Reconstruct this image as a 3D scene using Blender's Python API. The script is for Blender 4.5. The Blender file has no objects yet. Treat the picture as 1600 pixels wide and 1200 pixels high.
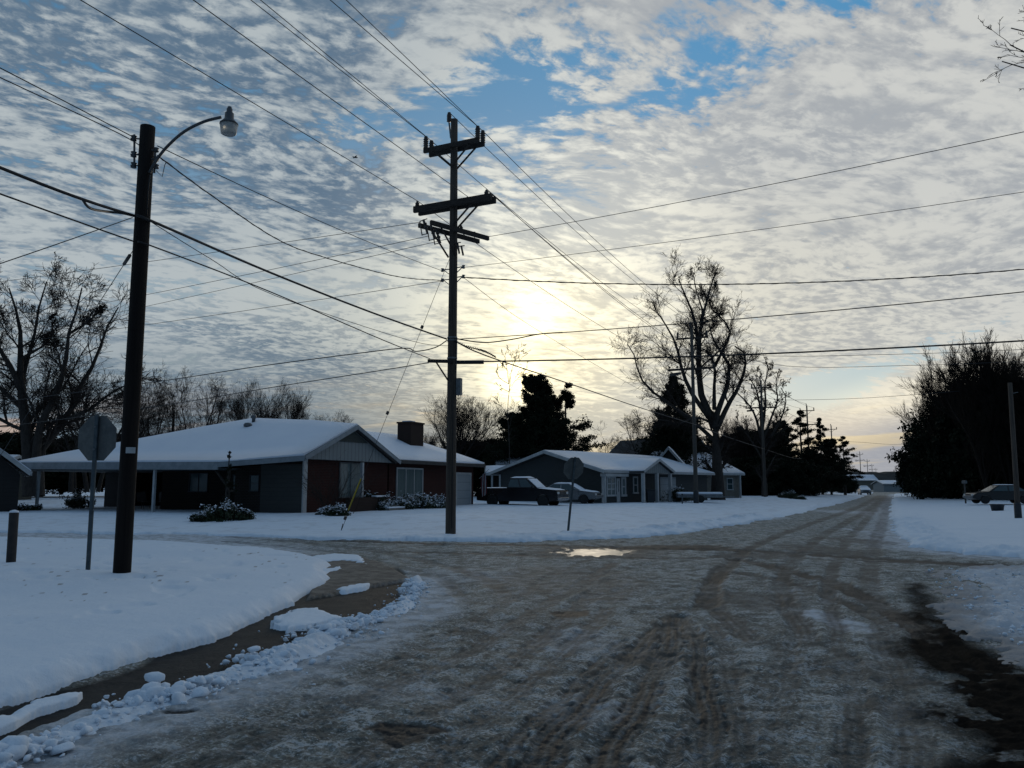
import bpy, bmesh, math, random
import numpy as np
from mathutils import Vector, Matrix

sc = bpy.context.scene
COL = sc.collection
rad = math.radians

# ------------------------------------------------------------------ camera
F = 1290.0                       # focal length in photograph pixels (1600 wide)
HZ = 760.0                       # row of the horizon
CH = 1.65                        # eye height
PITCH = math.atan((HZ - 600.0) / F)
cam_data = bpy.data.cameras.new("camera")
cam = bpy.data.objects.new("camera", cam_data)
COL.objects.link(cam)
cam.location = (0, 0, CH)
cam.rotation_euler = (rad(90) + PITCH, 0, 0)
cam_data.sensor_width = 36
cam_data.lens = 36 * F / 1600.0
cam_data.clip_start = 0.1
cam_data.clip_end = 9000
sc.camera = cam

CP, SP = math.cos(PITCH), math.sin(PITCH)
def ray(px, py):
    cx, cy = (px - 800) / F, (600 - py) / F
    return Vector((cx, CP - cy * SP, SP + cy * CP))
def G(px, py, z=0.0):                      # world point of a pixel on the plane z
    d = ray(px, py); t = (z - CH) / d.z
    return Vector((d.x * t, d.y * t, z))
def at(px, py, Y):                         # world point of a pixel at depth Y
    d = ray(px, py); t = Y / d.y
    return Vector((d.x * t, Y, CH + d.z * t))
atz = G

# ------------------------------------------------------------------ view
sc.view_settings.view_transform = 'Standard'
sc.view_settings.look = 'None'
sc.view_settings.exposure = 0.0
sc.view_settings.gamma = 1.0
sc.view_settings.use_curve_mapping = False
sc.cycles.max_bounces = 5
sc.cycles.diffuse_bounces = 3
sc.cycles.glossy_bounces = 3
sc.cycles.transmission_bounces = 2
sc.cycles.transparent_max_bounces = 4
sc.cycles.use_denoising = True

# ------------------------------------------------------------------ node expressions
class E:
    """a shader socket with arithmetic"""
    nt = None
    def __init__(s, sock): s.s = sock
    @staticmethod
    def m(op, *a, clamp=False):
        n = E.nt.nodes.new('ShaderNodeMath'); n.operation = op; n.use_clamp = clamp
        for i, v in enumerate(a):
            if isinstance(v, E): E.nt.links.new(v.s, n.inputs[i])
            else: n.inputs[i].default_value = v
        return E(n.outputs[0])
    def __add__(s, o): return E.m('ADD', s, o)
    __radd__ = __add__
    def __sub__(s, o): return E.m('SUBTRACT', s, o)
    def __rsub__(s, o): return E.m('SUBTRACT', o, s)
    def __mul__(s, o): return E.m('MULTIPLY', s, o)
    __rmul__ = __mul__
    def __truediv__(s, o): return E.m('DIVIDE', s, o)
    def __rtruediv__(s, o): return E.m('DIVIDE', o, s)
    def clamp(s): return E.m('ADD', s, 0.0, clamp=True)
def emax(a, b): return E.m('MAXIMUM', a, b)
def emin(a, b): return E.m('MINIMUM', a, b)
def eexp(a): return E.m('EXPONENT', a)
def epow(a, b): return E.m('POWER', a, b)
def sstep(x, a, b):
    n = E.nt.nodes.new('ShaderNodeMapRange'); n.interpolation_type = 'SMOOTHSTEP'
    E.nt.links.new(x.s, n.inputs[0])
    for i, v in ((1, a), (2, b)):
        if isinstance(v, E): E.nt.links.new(v.s, n.inputs[i])
        else: n.inputs[i].default_value = v
    n.inputs[3].default_value = 0; n.inputs[4].default_value = 1
    return E(n.outputs[0])
def xyz(x, y, z):
    n = E.nt.nodes.new('ShaderNodeCombineXYZ')
    for i, v in enumerate((x, y, z)):
        if isinstance(v, E): E.nt.links.new(v.s, n.inputs[i])
        else: n.inputs[i].default_value = v
    return n.outputs[0]
def sep(sock):
    n = E.nt.nodes.new('ShaderNodeSeparateXYZ'); E.nt.links.new(sock, n.inputs[0])
    return E(n.outputs[0]), E(n.outputs[1]), E(n.outputs[2])
def noise(vec, scale=1.0, detail=4, rough=0.5, dist=0.0, lac=2.0, col=False):
    n = E.nt.nodes.new('ShaderNodeTexNoise'); n.noise_dimensions = '3D'
    E.nt.links.new(vec, n.inputs['Vector'])
    n.inputs['Scale'].default_value = scale; n.inputs['Detail'].default_value = detail
    n.inputs['Roughness'].default_value = rough; n.inputs['Distortion'].default_value = dist
    n.inputs['Lacunarity'].default_value = lac
    return n.outputs['Color'] if col else E(n.outputs[0])
def voro(vec, scale=1.0, feat='F1', rnd=1.0):
    n = E.nt.nodes.new('ShaderNodeTexVoronoi'); n.feature = feat
    E.nt.links.new(vec, n.inputs['Vector'])
    n.inputs['Scale'].default_value = scale; n.inputs['Randomness'].default_value = rnd
    return E(n.outputs['Distance'])
def cmix(f, a, b):
    n = E.nt.nodes.new('ShaderNodeMix'); n.data_type = 'RGBA'
    if isinstance(f, E): E.nt.links.new(f.s, n.inputs[0])
    else: n.inputs[0].default_value = f
    for i, v in ((6, a), (7, b)):
        if isinstance(v, (tuple, list)): n.inputs[i].default_value = (*v[:3], 1)
        else: E.nt.links.new(v, n.inputs[i])
    return n.outputs[2]
def cscale(c, f):
    n = E.nt.nodes.new('ShaderNodeVectorMath'); n.operation = 'SCALE'
    if isinstance(c, (tuple, list)): n.inputs[0].default_value = c[:3]
    else: E.nt.links.new(c, n.inputs[0])
    if isinstance(f, E): E.nt.links.new(f.s, n.inputs['Scale'])
    else: n.inputs['Scale'].default_value = f
    return n.outputs[0]
def cadd(a, b):
    n = E.nt.nodes.new('ShaderNodeVectorMath'); n.operation = 'ADD'
    for i, v in enumerate((a, b)):
        if isinstance(v, (tuple, list)): n.inputs[i].default_value = v[:3]
        else: E.nt.links.new(v, n.inputs[i])
    return n.outputs[0]

# ------------------------------------------------------------------ sky
SUN_DIR = ray(812, 575).normalized()
SUN_EL = math.asin(SUN_DIR.z)
SUN_AZ = math.atan2(SUN_DIR.x, SUN_DIR.y)          # from +Y towards +X

world = bpy.data.worlds.new("World"); sc.world = world
world.use_nodes = True
E.nt = world.node_tree
wn = world.node_tree.nodes; wl = world.node_tree.links
wn.clear()
out = wn.new('ShaderNodeOutputWorld'); bg = wn.new('ShaderNodeBackground')
wl.new(bg.outputs[0], out.inputs[0])
sky = wn.new('ShaderNodeTexSky'); sky.sky_type = 'NISHITA'; sky.sun_disc = False
sky.sun_elevation = max(SUN_EL, rad(5)); sky.sun_rotation = SUN_AZ
sky.altitude = 200; sky.dust_density = 1.0; sky.air_density = 1.2
tc = wn.new('ShaderNodeTexCoord')
D = tc.outputs['Generated']
dx, dy, dz = sep(D)
def lobe(px, py, kx, ky=None, tilt=0.0):
    """soft oval patch of sky round the direction seen at a pixel; kx, ky = half widths in degrees"""
    d = ray(px, py).normalized()
    ky = ky or kx
    n = wn.new('ShaderNodeTexGradient'); n.gradient_type = 'SPHERICAL'
    tm = n.texture_mapping; tm.vector_type = 'TEXTURE'
    tm.translation = (math.atan2(d.x, d.y), math.asin(d.z), 0)
    tm.rotation = (0, 0, tilt); tm.scale = (rad(kx) * 1.7, rad(ky) * 1.7, 1)
    wl.new(AE, n.inputs[0])
    return sstep(E(n.outputs['Fac']), 0.0, 1.0)
AZ = E.m('ARCTAN2', dx, dy)
EL = E.m('ARCSINE', emin(emax(dz, -1.0), 1.0))
AE = xyz(AZ, EL, 0.0)
h = emax(dz, -0.05) + 0.15
# cloud deck seen in perspective: coordinates on a level sheet
u = dx / h; v = dy / h
# warp
wv = noise(xyz(u * 0.9, v * 0.9, 3.1), 1.0, 2, 0.5, col=True)
wx, wy, wz = sep(wv)
u2 = u + (wx - 0.5) * 0.5; v2 = v + (wy - 0.5) * 0.5
# streets of cloudlets run across the view, tilted
ca, sa = math.cos(rad(24)), math.sin(rad(24))
su = u2 * ca + v2 * sa; sv = v2 * ca - u2 * sa
big = noise(xyz(su * 0.55, sv * 0.8, 0.4), 1.0, 5, 0.55)
med = noise(xyz(su * 7.0, sv * 11.5, 7.7), 1.0, 4, 0.6, 0.2)
fine = noise(xyz(su * 25.0, sv * 35.0, 2.2), 1.0, 5, 0.62, 0.2)
pebl = 1.0 - voro(xyz(su * 15.0 + (fine - 0.5) * 1.6, sv * 25.0 + (med - 0.5) * 2.0, 0.0), 1.0, 'SMOOTH_F1')
mod = sstep(noise(xyz(su * 1.3, sv * 2.2, 5.5), 1.0, 3, 0.55), 0.35, 0.65)
tex = (fine * (0.30 + 0.30 * mod) + med * (0.54 - 0.30 * mod)) + pebl * 0.16
right = sstep(AZ, rad(-16), rad(14))
# how open the deck is
gap = lobe(930, 95, 12, 4.6, 0.1) * 0.34 + lobe(770, 175, 6.5, 3.0) * 0.34 + lobe(560, 190, 6, 2.5) * 0.12 + lobe(1200, 75, 9, 3.0, 0.35) * 0.26 \
    + lobe(1330, 590, 8.0, 1.0, 0.30) * 0.50 + lobe(1265, 615, 3.5, 1.3, 0.1) * 0.45 + lobe(810, 290, 7, 2.6) * 0.27 \
    + lobe(560, 205, 4, 2.2) * 0.20 + lobe(350, 250, 12, 5) * 0.05 + lobe(60, 60, 9, 9) * 0.05
over = lobe(1500, 380, 13, 12) * 0.22 + lobe(880, 470, 13, 7) * 0.16 + lobe(300, 60, 8, 5) * 0.05
low = sstep(EL, rad(14), rad(2))
dens = (tex * 0.95 + big * 0.40 - 0.65) * 10.5 + 0.85 + low * 0.25 - gap * 5.0 + over * 4.5
cover = sstep(dens, -0.5, 0.9)
thick = sstep((0.5 - tex) * 7.0 + (big - 0.5) * 3.2 + 0.95 - right * 0.15 + low * 0.3 - over * 0.3 - lobe(690, 40, 9, 6) * 0.7, 0.25, 1.6)
# side-to-side and sun-side brightness of the deck
sun1 = lobe(803, 592, 1.8, 1.4)
sun2 = lobe(834, 488, 2.0, 1.7)
sun3 = lobe(860, 400, 10, 10)
sunw = lobe(920, 560, 20, 9)
front = sstep(dy, -0.55, 0.75)
lit = cmix(right, (0.46, 0.51, 0.53), (0.60, 0.61, 0.59))
lit = cadd(lit, cscale((0.40, 0.37, 0.27), sun3))
lit = cadd(lit, cscale((0.20, 0.155, 0.045), sunw))
shade = cmix(right, (0.105, 0.170, 0.250), (0.32, 0.35, 0.39))
shade = cadd(shade, cscale((0.16, 0.155, 0.13), sun3))
shade = cadd(shade, cscale((0.10, 0.075, 0.02), sunw))
# left half and high deck: dim blue-grey undersides
thick = thick * (0.92 - right * 0.17) + (1.0 - right) * 0.06
cl = cmix(thick, lit, shade)
hi = lobe(830, 490, 9, 9) 
cl = cadd(cl, cscale((0.36, 0.27, 0.08), lobe(840, 545, 6.5, 5.5) * (0.2 + 1.6 * tex)))
cl = cadd(cl, cscale((0.75, 0.62, 0.32), sun2 * (0.2 + 1.4 * tex)))
cl = cadd(cl, cscale((1.5, 1.25, 0.65), sun1 * (0.5 + tex)))
blue = cmix(sstep(EL, rad(3), rad(26)), (0.36, 0.47, 0.53), (0.045, 0.225, 0.44))
blue = cmix(right, cscale(blue, 0.75), blue)
nish = cscale(sky.outputs[0], 0.020)
blue = cadd(blue, nish)
col = cmix(cover, blue, cl)
# low bands near the horizon: dull grey-violet with warm streaks
band = noise(xyz(AZ * 5.0, EL * 42.0 - AZ * 4.0, 1.0), 1.0, 4, 0.55, 0.5)
warm = sstep(band, 0.50, 0.62) * sstep(EL, rad(0.2), rad(2.0)) * sstep(EL, rad(9), rad(5))
lowc = cmix(right, (0.150, 0.205, 0.255), (0.35, 0.36, 0.40))
lowc = cmix(warm * 0.7, lowc, cmix(lobe(1150, 650, 22, 6), (0.24, 0.24, 0.25), (0.78, 0.62, 0.34)))
lowc = cadd(lowc, cscale((0.32, 0.17, 0.07), lobe(70, 665, 7, 1.5) * sstep(band, 0.45, 0.6)))
lowc = cadd(lowc, cscale((0.75, 0.54, 0.17), lobe(900, 630, 12, 3.2)))
lowf = sstep(EL, rad(12.0) - right * rad(6), rad(3.0)) * sstep(E.m('ABSOLUTE', AZ - rad(2)) * 1.0, rad(1), rad(14))
lowf = emax(lowf, sstep(EL, rad(4.5), rad(1.5)))
col = cmix(lowf * 0.85, col, lowc)
# sun-lit diagonal band at lower right
col = cadd(col, cscale((0.28, 0.21, 0.09), lobe(1330, 655, 10, 1.6, 0.33)))
# the eastern sky behind the viewer is already dusky blue
back = cmix(sstep(dz, 0.0, 0.9), (0.076, 0.125, 0.190), (0.120, 0.205, 0.320))
top = sstep(dz, 0.95, 0.62)
col = cmix(front * top, back, col)
col = cmix(sstep(dz, -0.03, -0.01), (0.10, 0.11, 0.13), col)
wl.new(col, bg.inputs[0]); bg.inputs[1].default_value = 1.0
world.cycles.sampling_method = 'MANUAL'; world.cycles.sample_map_resolution = 512

sun_d = bpy.data.lights.new("sun", 'SUN'); sun_d.energy = 0.25; sun_d.angle = rad(12)
sun_d.color = (1.0, 0.86, 0.68)
sun = bpy.data.objects.new("sun", sun_d); COL.objects.link(sun)
sun.rotation_euler = (-SUN_DIR).to_track_quat('-Z', 'Y').to_euler()
sun.location = (0, 0, 60)

# ------------------------------------------------------------------ numpy noise
def _hash(ix, iy, seed):
    n = (ix * 374761393 + iy * 668265263 + seed * 974634777) & 0x7fffffff
    n = ((n ^ (n >> 13)) * 1274126177) & 0x7fffffff
    n = (n ^ (n >> 16)) & 0x7fffffff
    return n / float(0x7fffffff)
def vnoise(x, y, seed=0):
    x = np.asarray(x, dtype=np.float64); y = np.asarray(y, dtype=np.float64)
    ix = np.floor(x).astype(np.int64); iy = np.floor(y).astype(np.int64)
    fx = x - ix; fy = y - iy
    fx = fx * fx * fx * (fx * (fx * 6 - 15) + 10); fy = fy * fy * fy * (fy * (fy * 6 - 15) + 10)
    a = _hash(ix, iy, seed); b = _hash(ix + 1, iy, seed)
    c = _hash(ix, iy + 1, seed); d = _hash(ix + 1, iy + 1, seed)
    return (a + (b - a) * fx) * (1 - fy) + (c + (d - c) * fx) * fy
def fbm(x, y, seed=0, octv=4, gain=0.5):
    s = 0; a = 1; t = 0
    for i in range(octv):
        s = s + a * vnoise(x * 2 ** i + i * 17.3, y * 2 ** i - i * 9.1, seed + i); t += a; a *= gain
    return s / t
def ss(x, a, b):
    t = np.clip((x - a) / (b - a), 0, 1); return t * t * (3 - 2 * t)
def polysdf(x, y, poly):
    """signed distance to a polygon, positive inside"""
    P = np.array([(p[0], p[1]) for p in poly]); n = len(P)
    d = np.full(x.shape, 1e18); inside = np.zeros(x.shape, bool)
    for i in range(n):
        ax, ay = P[i]; bx, by = P[(i + 1) % n]
        ex, ey = bx - ax, by - ay
        L = ex * ex + ey * ey + 1e-12
        t = np.clip(((x - ax) * ex + (y - ay) * ey) / L, 0, 1)
        d = np.minimum(d, (x - ax - t * ex) ** 2 + (y - ay - t * ey) ** 2)
        if ay != by:
            c = ((ay > y) != (by > y)) & (x < (bx - ax) * (y - ay) / (by - ay) + ax)
            inside ^= c
    d = np.sqrt(d)
    return np.where(inside, d, -d)
def linedist(x, y, pts):
    """distance to a polyline and arc length along it"""
    d = np.full(x.shape, 1e9); s = np.zeros(x.shape); acc = 0
    for (ax, ay), (bx, by) in zip(pts[:-1], pts[1:]):
        ex, ey = bx - ax, by - ay; L = math.hypot(ex, ey) + 1e-9
        t = np.clip(((x - ax) * ex + (y - ay) * ey) / (L * L), 0, 1)
        dd = np.hypot(x - ax - t * ex, y - ay - t * ey)
        m = dd < d; d = np.where(m, dd, d); s = np.where(m, acc + t * L, s); acc += L
    return d, s
def smooth_line(pts, n=8):
    out = []
    P = [pts[0]] + list(pts) + [pts[-1]]
    for i in range(1, len(P) - 2):
        p0, p1, p2, p3 = [np.array(P[j], float) for j in (i - 1, i, i + 1, i + 2)]
        for k in range(n):
            t = k / n
            out.append(0.5 * ((2 * p1) + (p2 - p0) * t + (2 * p0 - 5 * p1 + 4 * p2 - p3) * t * t + (3 * p1 - p0 - 3 * p2 + p3) * t ** 3))
    out.append(np.array(pts[-1], float))
    return out
def gp(pts):                                     # pixels -> ground positions
    return [(lambda g: (g.x, g.y))(G(*p)) for p in pts]
def gline(pts): return [(p[0], p[1]) for p in smooth_line(gp(pts), 5)]

# ------------------------------------------------------------------ layout of the ground
YARD_A = gp([(-900, 1500), (-400, 1215), (0, 1100), (100, 1070), (220, 1030), (330, 998), (352, 986), (420, 958),
             (470, 934), (500, 914), (514, 899), (505, 882), (470, 871), (420, 865), (340, 858), (250, 852), (120, 848), (0, 845),
             (-700, 838), (-5000, 836), (-9000, 1500)])
YARD_C = gp([(-6000, 829), (0, 832), (300, 836), (480, 842), (700, 846), (820, 846), (900, 844), (1000, 840), (1090, 830),
             (1180, 815), (1260, 799), (1310, 787), (1345, 777.5), (1365, 769.5)]) + [(2000 * .413 + 60, 4000), (-6000, 4000), (-6000, 200)]
YARD_D = gp([(1397, 772), (1393, 785), (1394, 803), (1398, 825), (1404, 842), (1430, 855), (1500, 864), (1600, 872), (2400, 905),
             (6000, 1020)]) + [(600, 40), (6000, 400), (6000, 4000), (2600, 4000)]
YARD_E = gp([(1436, 893), (1500, 886), (1600, 886), (2600, 905), (4000, 1300), (2400, 1400), (2000, 1190), (1600, 1030),
             (1540, 1000), (1490, 965), (1455, 930)])
WET = gp([(-500, 1400), (-300, 1230), (0, 1108), (350, 985), (430, 940), (490, 895), (515, 878), (560, 868), (600, 880), (640, 902),
          (640, 920), (600, 955), (550, 975), (480, 992), (400, 1032), (250, 1078), (120, 1112), (0, 1172), (-200, 1270)])
SLAB = gp([(480, 935), (500, 880), (560, 868), (600, 880), (642, 904), (560, 918), (520, 928)])
MUD = gp([(1445, 958), (1495, 985), (1545, 1015), (1600, 1046), (2000, 1200), (2400, 1500), (1700, 1500), (1560, 1290), (1515, 1190),
          (1470, 1100), (1455, 1040), (1448, 995)])
RIDGE = gline([(-700, 1510), (-300, 1310), (0, 1196), (60, 1170), (140, 1138), (220, 1106), (290, 1088), (340, 1066), (400, 1048), (440, 1028), (490, 1008),
               (540, 982), (590, 966), (630, 945), (648, 922), (645, 906)])
CHUNKS = [(236, 1092, .10), (250, 1096, .13), (388, 1035, .10), (545, 975, .10), (500, 985, .09), (165, 1105, .06), (560, 970, .07), (420, 1030, .08)]
FLOES = [[(-300, 1200), (-200, 1170), (0, 1118), (90, 1088), (140, 1078), (128, 1092), (60, 1112), (0, 1138), (-200, 1220)],
         [(428, 978), (450, 955), (500, 950), (530, 962), (532, 968), (500, 974), (470, 980), (445, 984)],
         [(520, 922), (560, 914), (582, 914), (575, 920), (540, 925)],
         [(480, 872), (520, 866), (560, 868), (578, 883), (545, 877), (500, 880)],
         [(500, 892), (535, 886), (540, 890), (505, 898)]]
FLOES = [gp(f) for f in FLOES]
PUDDLE = gp([(862, 862), (880, 856), (930, 854.5), (985, 858), (1000, 863), (980, 867), (925, 868.5), (885, 867)])
MAIN_DIR = (0.413, 0.911)
# dark tyre lines: pixels, half width in metres, strength
TRACKS = [([(1152, 872), (1128, 895), (1108, 925), (1102, 945)], .16, .6),
          ([(1020, 1250), (1075, 1120), (1100, 1040), (1090, 990)], .07, .4), ([(700, 1300), (800, 1180), (890, 1080), (975, 1000)], .08, .45),
          ([(130, 1230), (420, 1120), (660, 1010), (800, 940), (880, 890), (960, 862)], .10, .30), ([(1180, 1300), (1215, 1120), (1240, 1000), (1210, 930), (1180, 895)], .08, .3),
          ([(1120, 868), (1180, 880), (1280, 905), (1360, 938), (1440, 988), (1500, 1045)], .20, .9),
          ([(1150, 895), (1240, 912), (1330, 945), (1400, 985)], .13, .5),
          ([(900, 1330), (960, 1170), (1020, 1060), (1048, 1000), (1050, 960)], .15, .55),
          ([(760, 1330), (850, 1190), (930, 1080), (1000, 1010), (1040, 975)], .15, .55),
          ([(1060, 960), (1085, 1000), (1096, 1060), (1104, 1130), (1110, 1260)], .13, .6),
          ([(1112, 975), (1135, 1030), (1150, 1110), (1160, 1260)], .11, .35),
          ([(250, 1230), (560, 1095), (760, 1000), (860, 940), (930, 900), (960, 880)], .15, .35),
          ([(500, 1230), (680, 1110), (830, 1010), (910, 940), (950, 905)], .15, .35),
          ([(640, 1230), (760, 1120), (880, 1020), (950, 950)], .12, .35),
          ([(1170, 1000), (1110, 930), (1130, 885), (1190, 848), (1270, 817), (1345, 790), (1375, 774)], .15, .45),
          ([(1260, 1000), (1225, 930), (1232, 885), (1270, 848), (1320, 817), (1365, 790), (1383, 774)], .15, .45),
          ([(1330, 1200), (1325, 1060), (1300, 960), (1300, 900), (1320, 850), (1355, 810), (1384, 775)], .12, .4),
          ([(1420, 1200), (1400, 1060), (1370, 960), (1360, 900), (1368, 850), (1380, 810), (1389, 775)], .16, .35),
          ([(1150, 1250), (1190, 1100), (1230, 1000), (1260, 900)], .13, .22),
          ([(350, 838), (470, 848), (580, 860), (680, 880), (760, 905), (800, 940)], .18, .30),
          ([(350, 846), (500, 860), (600, 880), (690, 905), (730, 940)], .14, .25),
          ([(480, 843), (700, 851), (860, 853), (1050, 858), (1200, 862), (1420, 876), (1700, 892)], .35, .75),
          ([(620, 862), (800, 866), (1000, 872), (1200, 872), (1430, 880), (1700, 900)], .22, .45)]
TRACKS = [(gline(p), w, s) for p, w, s in TRACKS]
# bare dark patches: pixel, half sizes in pixels, strength
PATCH = [(893, 960, 26, 6, 1.0), (640, 1150, 60, 10, 1.0), (625, 1168, 40, 10, .9), (1400, 1062, 45, 7, .6), (1010, 1025, 45, 18, .6), (1045, 1030, 30, 10, .5),
         (940, 930, 50, 10, .35), (1330, 1045, 80, 18, .35), (280, 1107, 22, 4, 1.0), (1050, 855, 90, 4, .9), (1180, 868, 60, 5, .5), (890, 905, 120, 22, .3),
         (1285, 860, 60, 10, .5), (1340, 845, 30, 6, .5), (1160, 935, 60, 16, .45), (1390, 1100, 50, 18, .5)]
PALE = [(1290, 968, 30, 18, .9), (1280, 975, 12, 8, .9), (1385, 835, 14, 12, 1.0), (1165, 808, 60, 3, .9), (1330, 800, 40, 4, .8), (900, 1000, 60, 20, .3),
        (700, 900, 100, 12, .3), (600, 1080, 130, 20, .25), (900, 1110, 60, 30, .35), (1020, 790, 10, 3, .0)]

def base_height(x, y):
    """the lie of the land: level at the crossing, yards a little higher, a low rise far off"""
    sC = polysdf(x, y, YARD_C); sD = polysdf(x, y, YARD_D)
    z = 0.34 * ss(sC, 0.0, 9.0) + 0.15 * ss(sC, 12, 30) + 0.2 * ss(sD, 0, 9)
    return z, sC, sD

def grid_mesh(name, X, Y, Z, keep=None, attrs=None, mat=None):
    nr, nc = X.shape
    idx = np.arange(nr * nc).reshape(nr, nc)
    q = np.stack([idx[:-1, :-1], idx[:-1, 1:], idx[1:, 1:], idx[1:, :-1]], -1).reshape(-1, 4)
    if keep is not None:
        k = keep.reshape(-1); m = k[q].any(1); q = q[m]
        used = np.unique(q); rem = np.full(nr * nc, -1); rem[used] = np.arange(len(used)); q = rem[q]
    else:
        used = np.arange(nr * nc)
    co = np.stack([X, Y, Z], -1).reshape(-1, 3)[used]
    me = bpy.data.meshes.new(name)
    me.vertices.add(len(co)); me.vertices.foreach_set('co', co.astype(np.float32).ravel())
    me.loops.add(q.size); me.loops.foreach_set('vertex_index', q.astype(np.int32).ravel())
    me.polygons.add(len(q)); me.polygons.foreach_set('loop_start', np.arange(0, q.size, 4, dtype=np.int32))
    me.polygons.foreach_set('use_smooth', np.ones(len(q), bool))
    me.update(calc_edges=True)
    for an, (a, b, c) in (attrs or {}).items():
        at_ = me.attributes.new(an, 'FLOAT_COLOR', 'POINT')
        v = np.stack([a, b, c, np.ones_like(a)], -1).reshape(-1, 4)[used]
        at_.data.foreach_set('color', v.astype(np.float32).ravel())
    if mat: me.materials.append(mat)
    ob = bpy.data.objects.new(name, me); COL.objects.link(ob)
    return ob

def fan(r0, r1, th, ncol, rule):
    rs = [r0]
    while rs[-1] < r1: rs.append(rs[-1] + rule(rs[-1]))
    side = np.linspace(th, 115, 60)[1:]
    ths = np.radians(np.concatenate([-side[::-1], np.linspace(-th, th, ncol), side]))
    R, T = np.meshgrid(np.array(rs), ths, indexing='ij')
    return R * np.sin(T), R * np.cos(T), R

# ------------------------------------------------------------------ materials
MATS = {}
def new_mat(name):
    m = bpy.data.materials.new(name); m.use_nodes = True
    E.nt = m.node_tree; E.nt.nodes.clear()
    o = E.nt.nodes.new('ShaderNodeOutputMaterial'); p = E.nt.nodes.new('ShaderNodeBsdfPrincipled')
    E.nt.links.new(p.outputs[0], o.inputs[0]); MATS[name] = m
    return m, p
def setin(p, name, v):
    if isinstance(v, E): E.nt.links.new(v.s, p.inputs[name])
    elif isinstance(v, (int, float)): p.inputs[name].default_value = v
    elif isinstance(v, tuple): p.inputs[name].default_value = (*v, 1) if len(v) == 3 else v
    else: E.nt.links.new(v, p.inputs[name])
def bump(hgt, strength=0.5, dist=0.02, normal=None):
    n = E.nt.nodes.new('ShaderNodeBump')
    E.nt.links.new(hgt.s, n.inputs['Height'])
    if isinstance(strength, E): E.nt.links.new(strength.s, n.inputs['Strength'])
    else: n.inputs['Strength'].default_value = strength
    n.inputs['Distance'].default_value = dist
    if normal: E.nt.links.new(normal, n.inputs['Normal'])
    return n.outputs[0]
def texco(kind='Object'): return E.nt.nodes.new('ShaderNodeTexCoord').outputs[kind]
def geo_pos(): return E.nt.nodes.new('ShaderNodeNewGeometry').outputs['Position']
def attr(name):
    n = E.nt.nodes.new('ShaderNodeAttribute'); n.attribute_name = name
    return sep(n.outputs['Color'])

# snow
m, p = new_mat('snow'); P3 = geo_pos()
n1 = noise(P3, 1.3, 5, 0.6); n2 = noise(P3, 14.0, 4, 0.65); n3 = noise(P3, 70, 2, 0.5)
dirt, crump, _ = attr('mask')
c = cmix(n1, (0.66, 0.74, 0.83), (0.75, 0.81, 0.88))
c = cmix((dirt * sstep(n2 * 0.6 + noise(P3, 4, 3, 0.6) * 0.5 + dirt * 0.35, 0.45, 0.72)).clamp(), c, (0.12, 0.10, 0.085))
c = cmix((dirt * 0.45).clamp(), c, (0.42, 0.42, 0.43))
setin(p, 'Base Color', c); setin(p, 'Roughness', 0.7); setin(p, 'Specular IOR Level', 0.2)
setin(p, 'Normal', bump(n2 * (0.35 + crump) + n3 * 0.12 + n1 * 0.6, 0.5, 0.05))

# packed snow and ice of the road
m, p = new_mat('packed_snow_road'); P3 = geo_pos(); px_, py_, pz_ = sep(P3)
wet, mud, snowy = attr('mask1'); trk, slab, pud = attr('mask2')
al = px_ * MAIN_DIR[0] + py_ * MAIN_DIR[1]; ac = px_ * MAIN_DIR[1] - py_ * MAIN_DIR[0]
ST = xyz(ac, al * 0.22, 0.0)
nb = noise(P3, 0.55, 4, 0.55); ns = noise(ST, 5.0, 6, 0.65, 0.3); nf = noise(P3, 30.0, 6, 0.78); nm = noise(P3, 3.2, 5, 0.62, 0.4)
nss = noise(xyz(ac, al * 0.12, 0), 26.0, 3, 0.6)
gr = voro(P3, 38.0)
c = cmix(sstep(nb, 0.35, 0.65), (0.20, 0.22, 0.205), (0.31, 0.31, 0.275))
c = cmix(sstep(ns * 0.55 + nm * 0.4 + nf * 0.15, 0.42, 0.60), cscale(c, 0.50), c)
c = cmix(sstep(nss * 0.55 + nf * 0.45, 0.42, 0.60), cscale(c, 0.72), c)
c = cmix(sstep(nm * 0.35 + nf * 0.65, 0.515, 0.555) * 0.75, c, (0.55, 0.58, 0.60))
c = cmix(sstep(nm * 0.30 + nf * 0.70, 0.47, 0.43) * 0.6, c, (0.05, 0.05, 0.048))
c = cmix((snowy * (0.55 + sstep(nm, 0.4, 0.6) * 0.5)).clamp(), c, (0.60, 0.64, 0.70))
tk = (trk * (0.75 + sstep(ns * .5 + nf * .5, .38, .58) * 0.7)).clamp()
c = cmix(tk, c, (0.018, 0.020, 0.021))
c = cmix(slab, c, cmix(sstep(nm, .35, .65), (0.09, 0.08, 0.07), (0.20, 0.18, 0.155)))
c = cmix(wet, c, cmix(sstep(nm * .6 + nf * .5, 0.4, 0.7), (0.014, 0.014, 0.014), (0.036, 0.034, 0.031)))
mm = (mud * 1.4 * sstep(nm * 0.6 + nf * 0.4 + mud * 0.50, 0.54, 0.66)).clamp()
c = cmix(mm, c, cmix(nf, (0.006, 0.005, 0.004), (0.035, 0.028, 0.022)))
speck = sstep(gr, 0.16, 0.08) * sstep(nm, 0.5, 0.6) * (1.0 - snowy)
c = cmix(speck * 0.5 * (1.0 - wet), c, (0.05, 0.04, 0.03))
c = cmix(pud, c, (0.03, 0.03, 0.03))
setin(p, 'Base Color', c)
ro = 0.62 - tk * 0.10 + nf * 0.15 - wet * 0.10 + mm * 0.3
ro = ro * (1.0 - pud) + pud * (0.18 + nm * 0.32)
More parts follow.
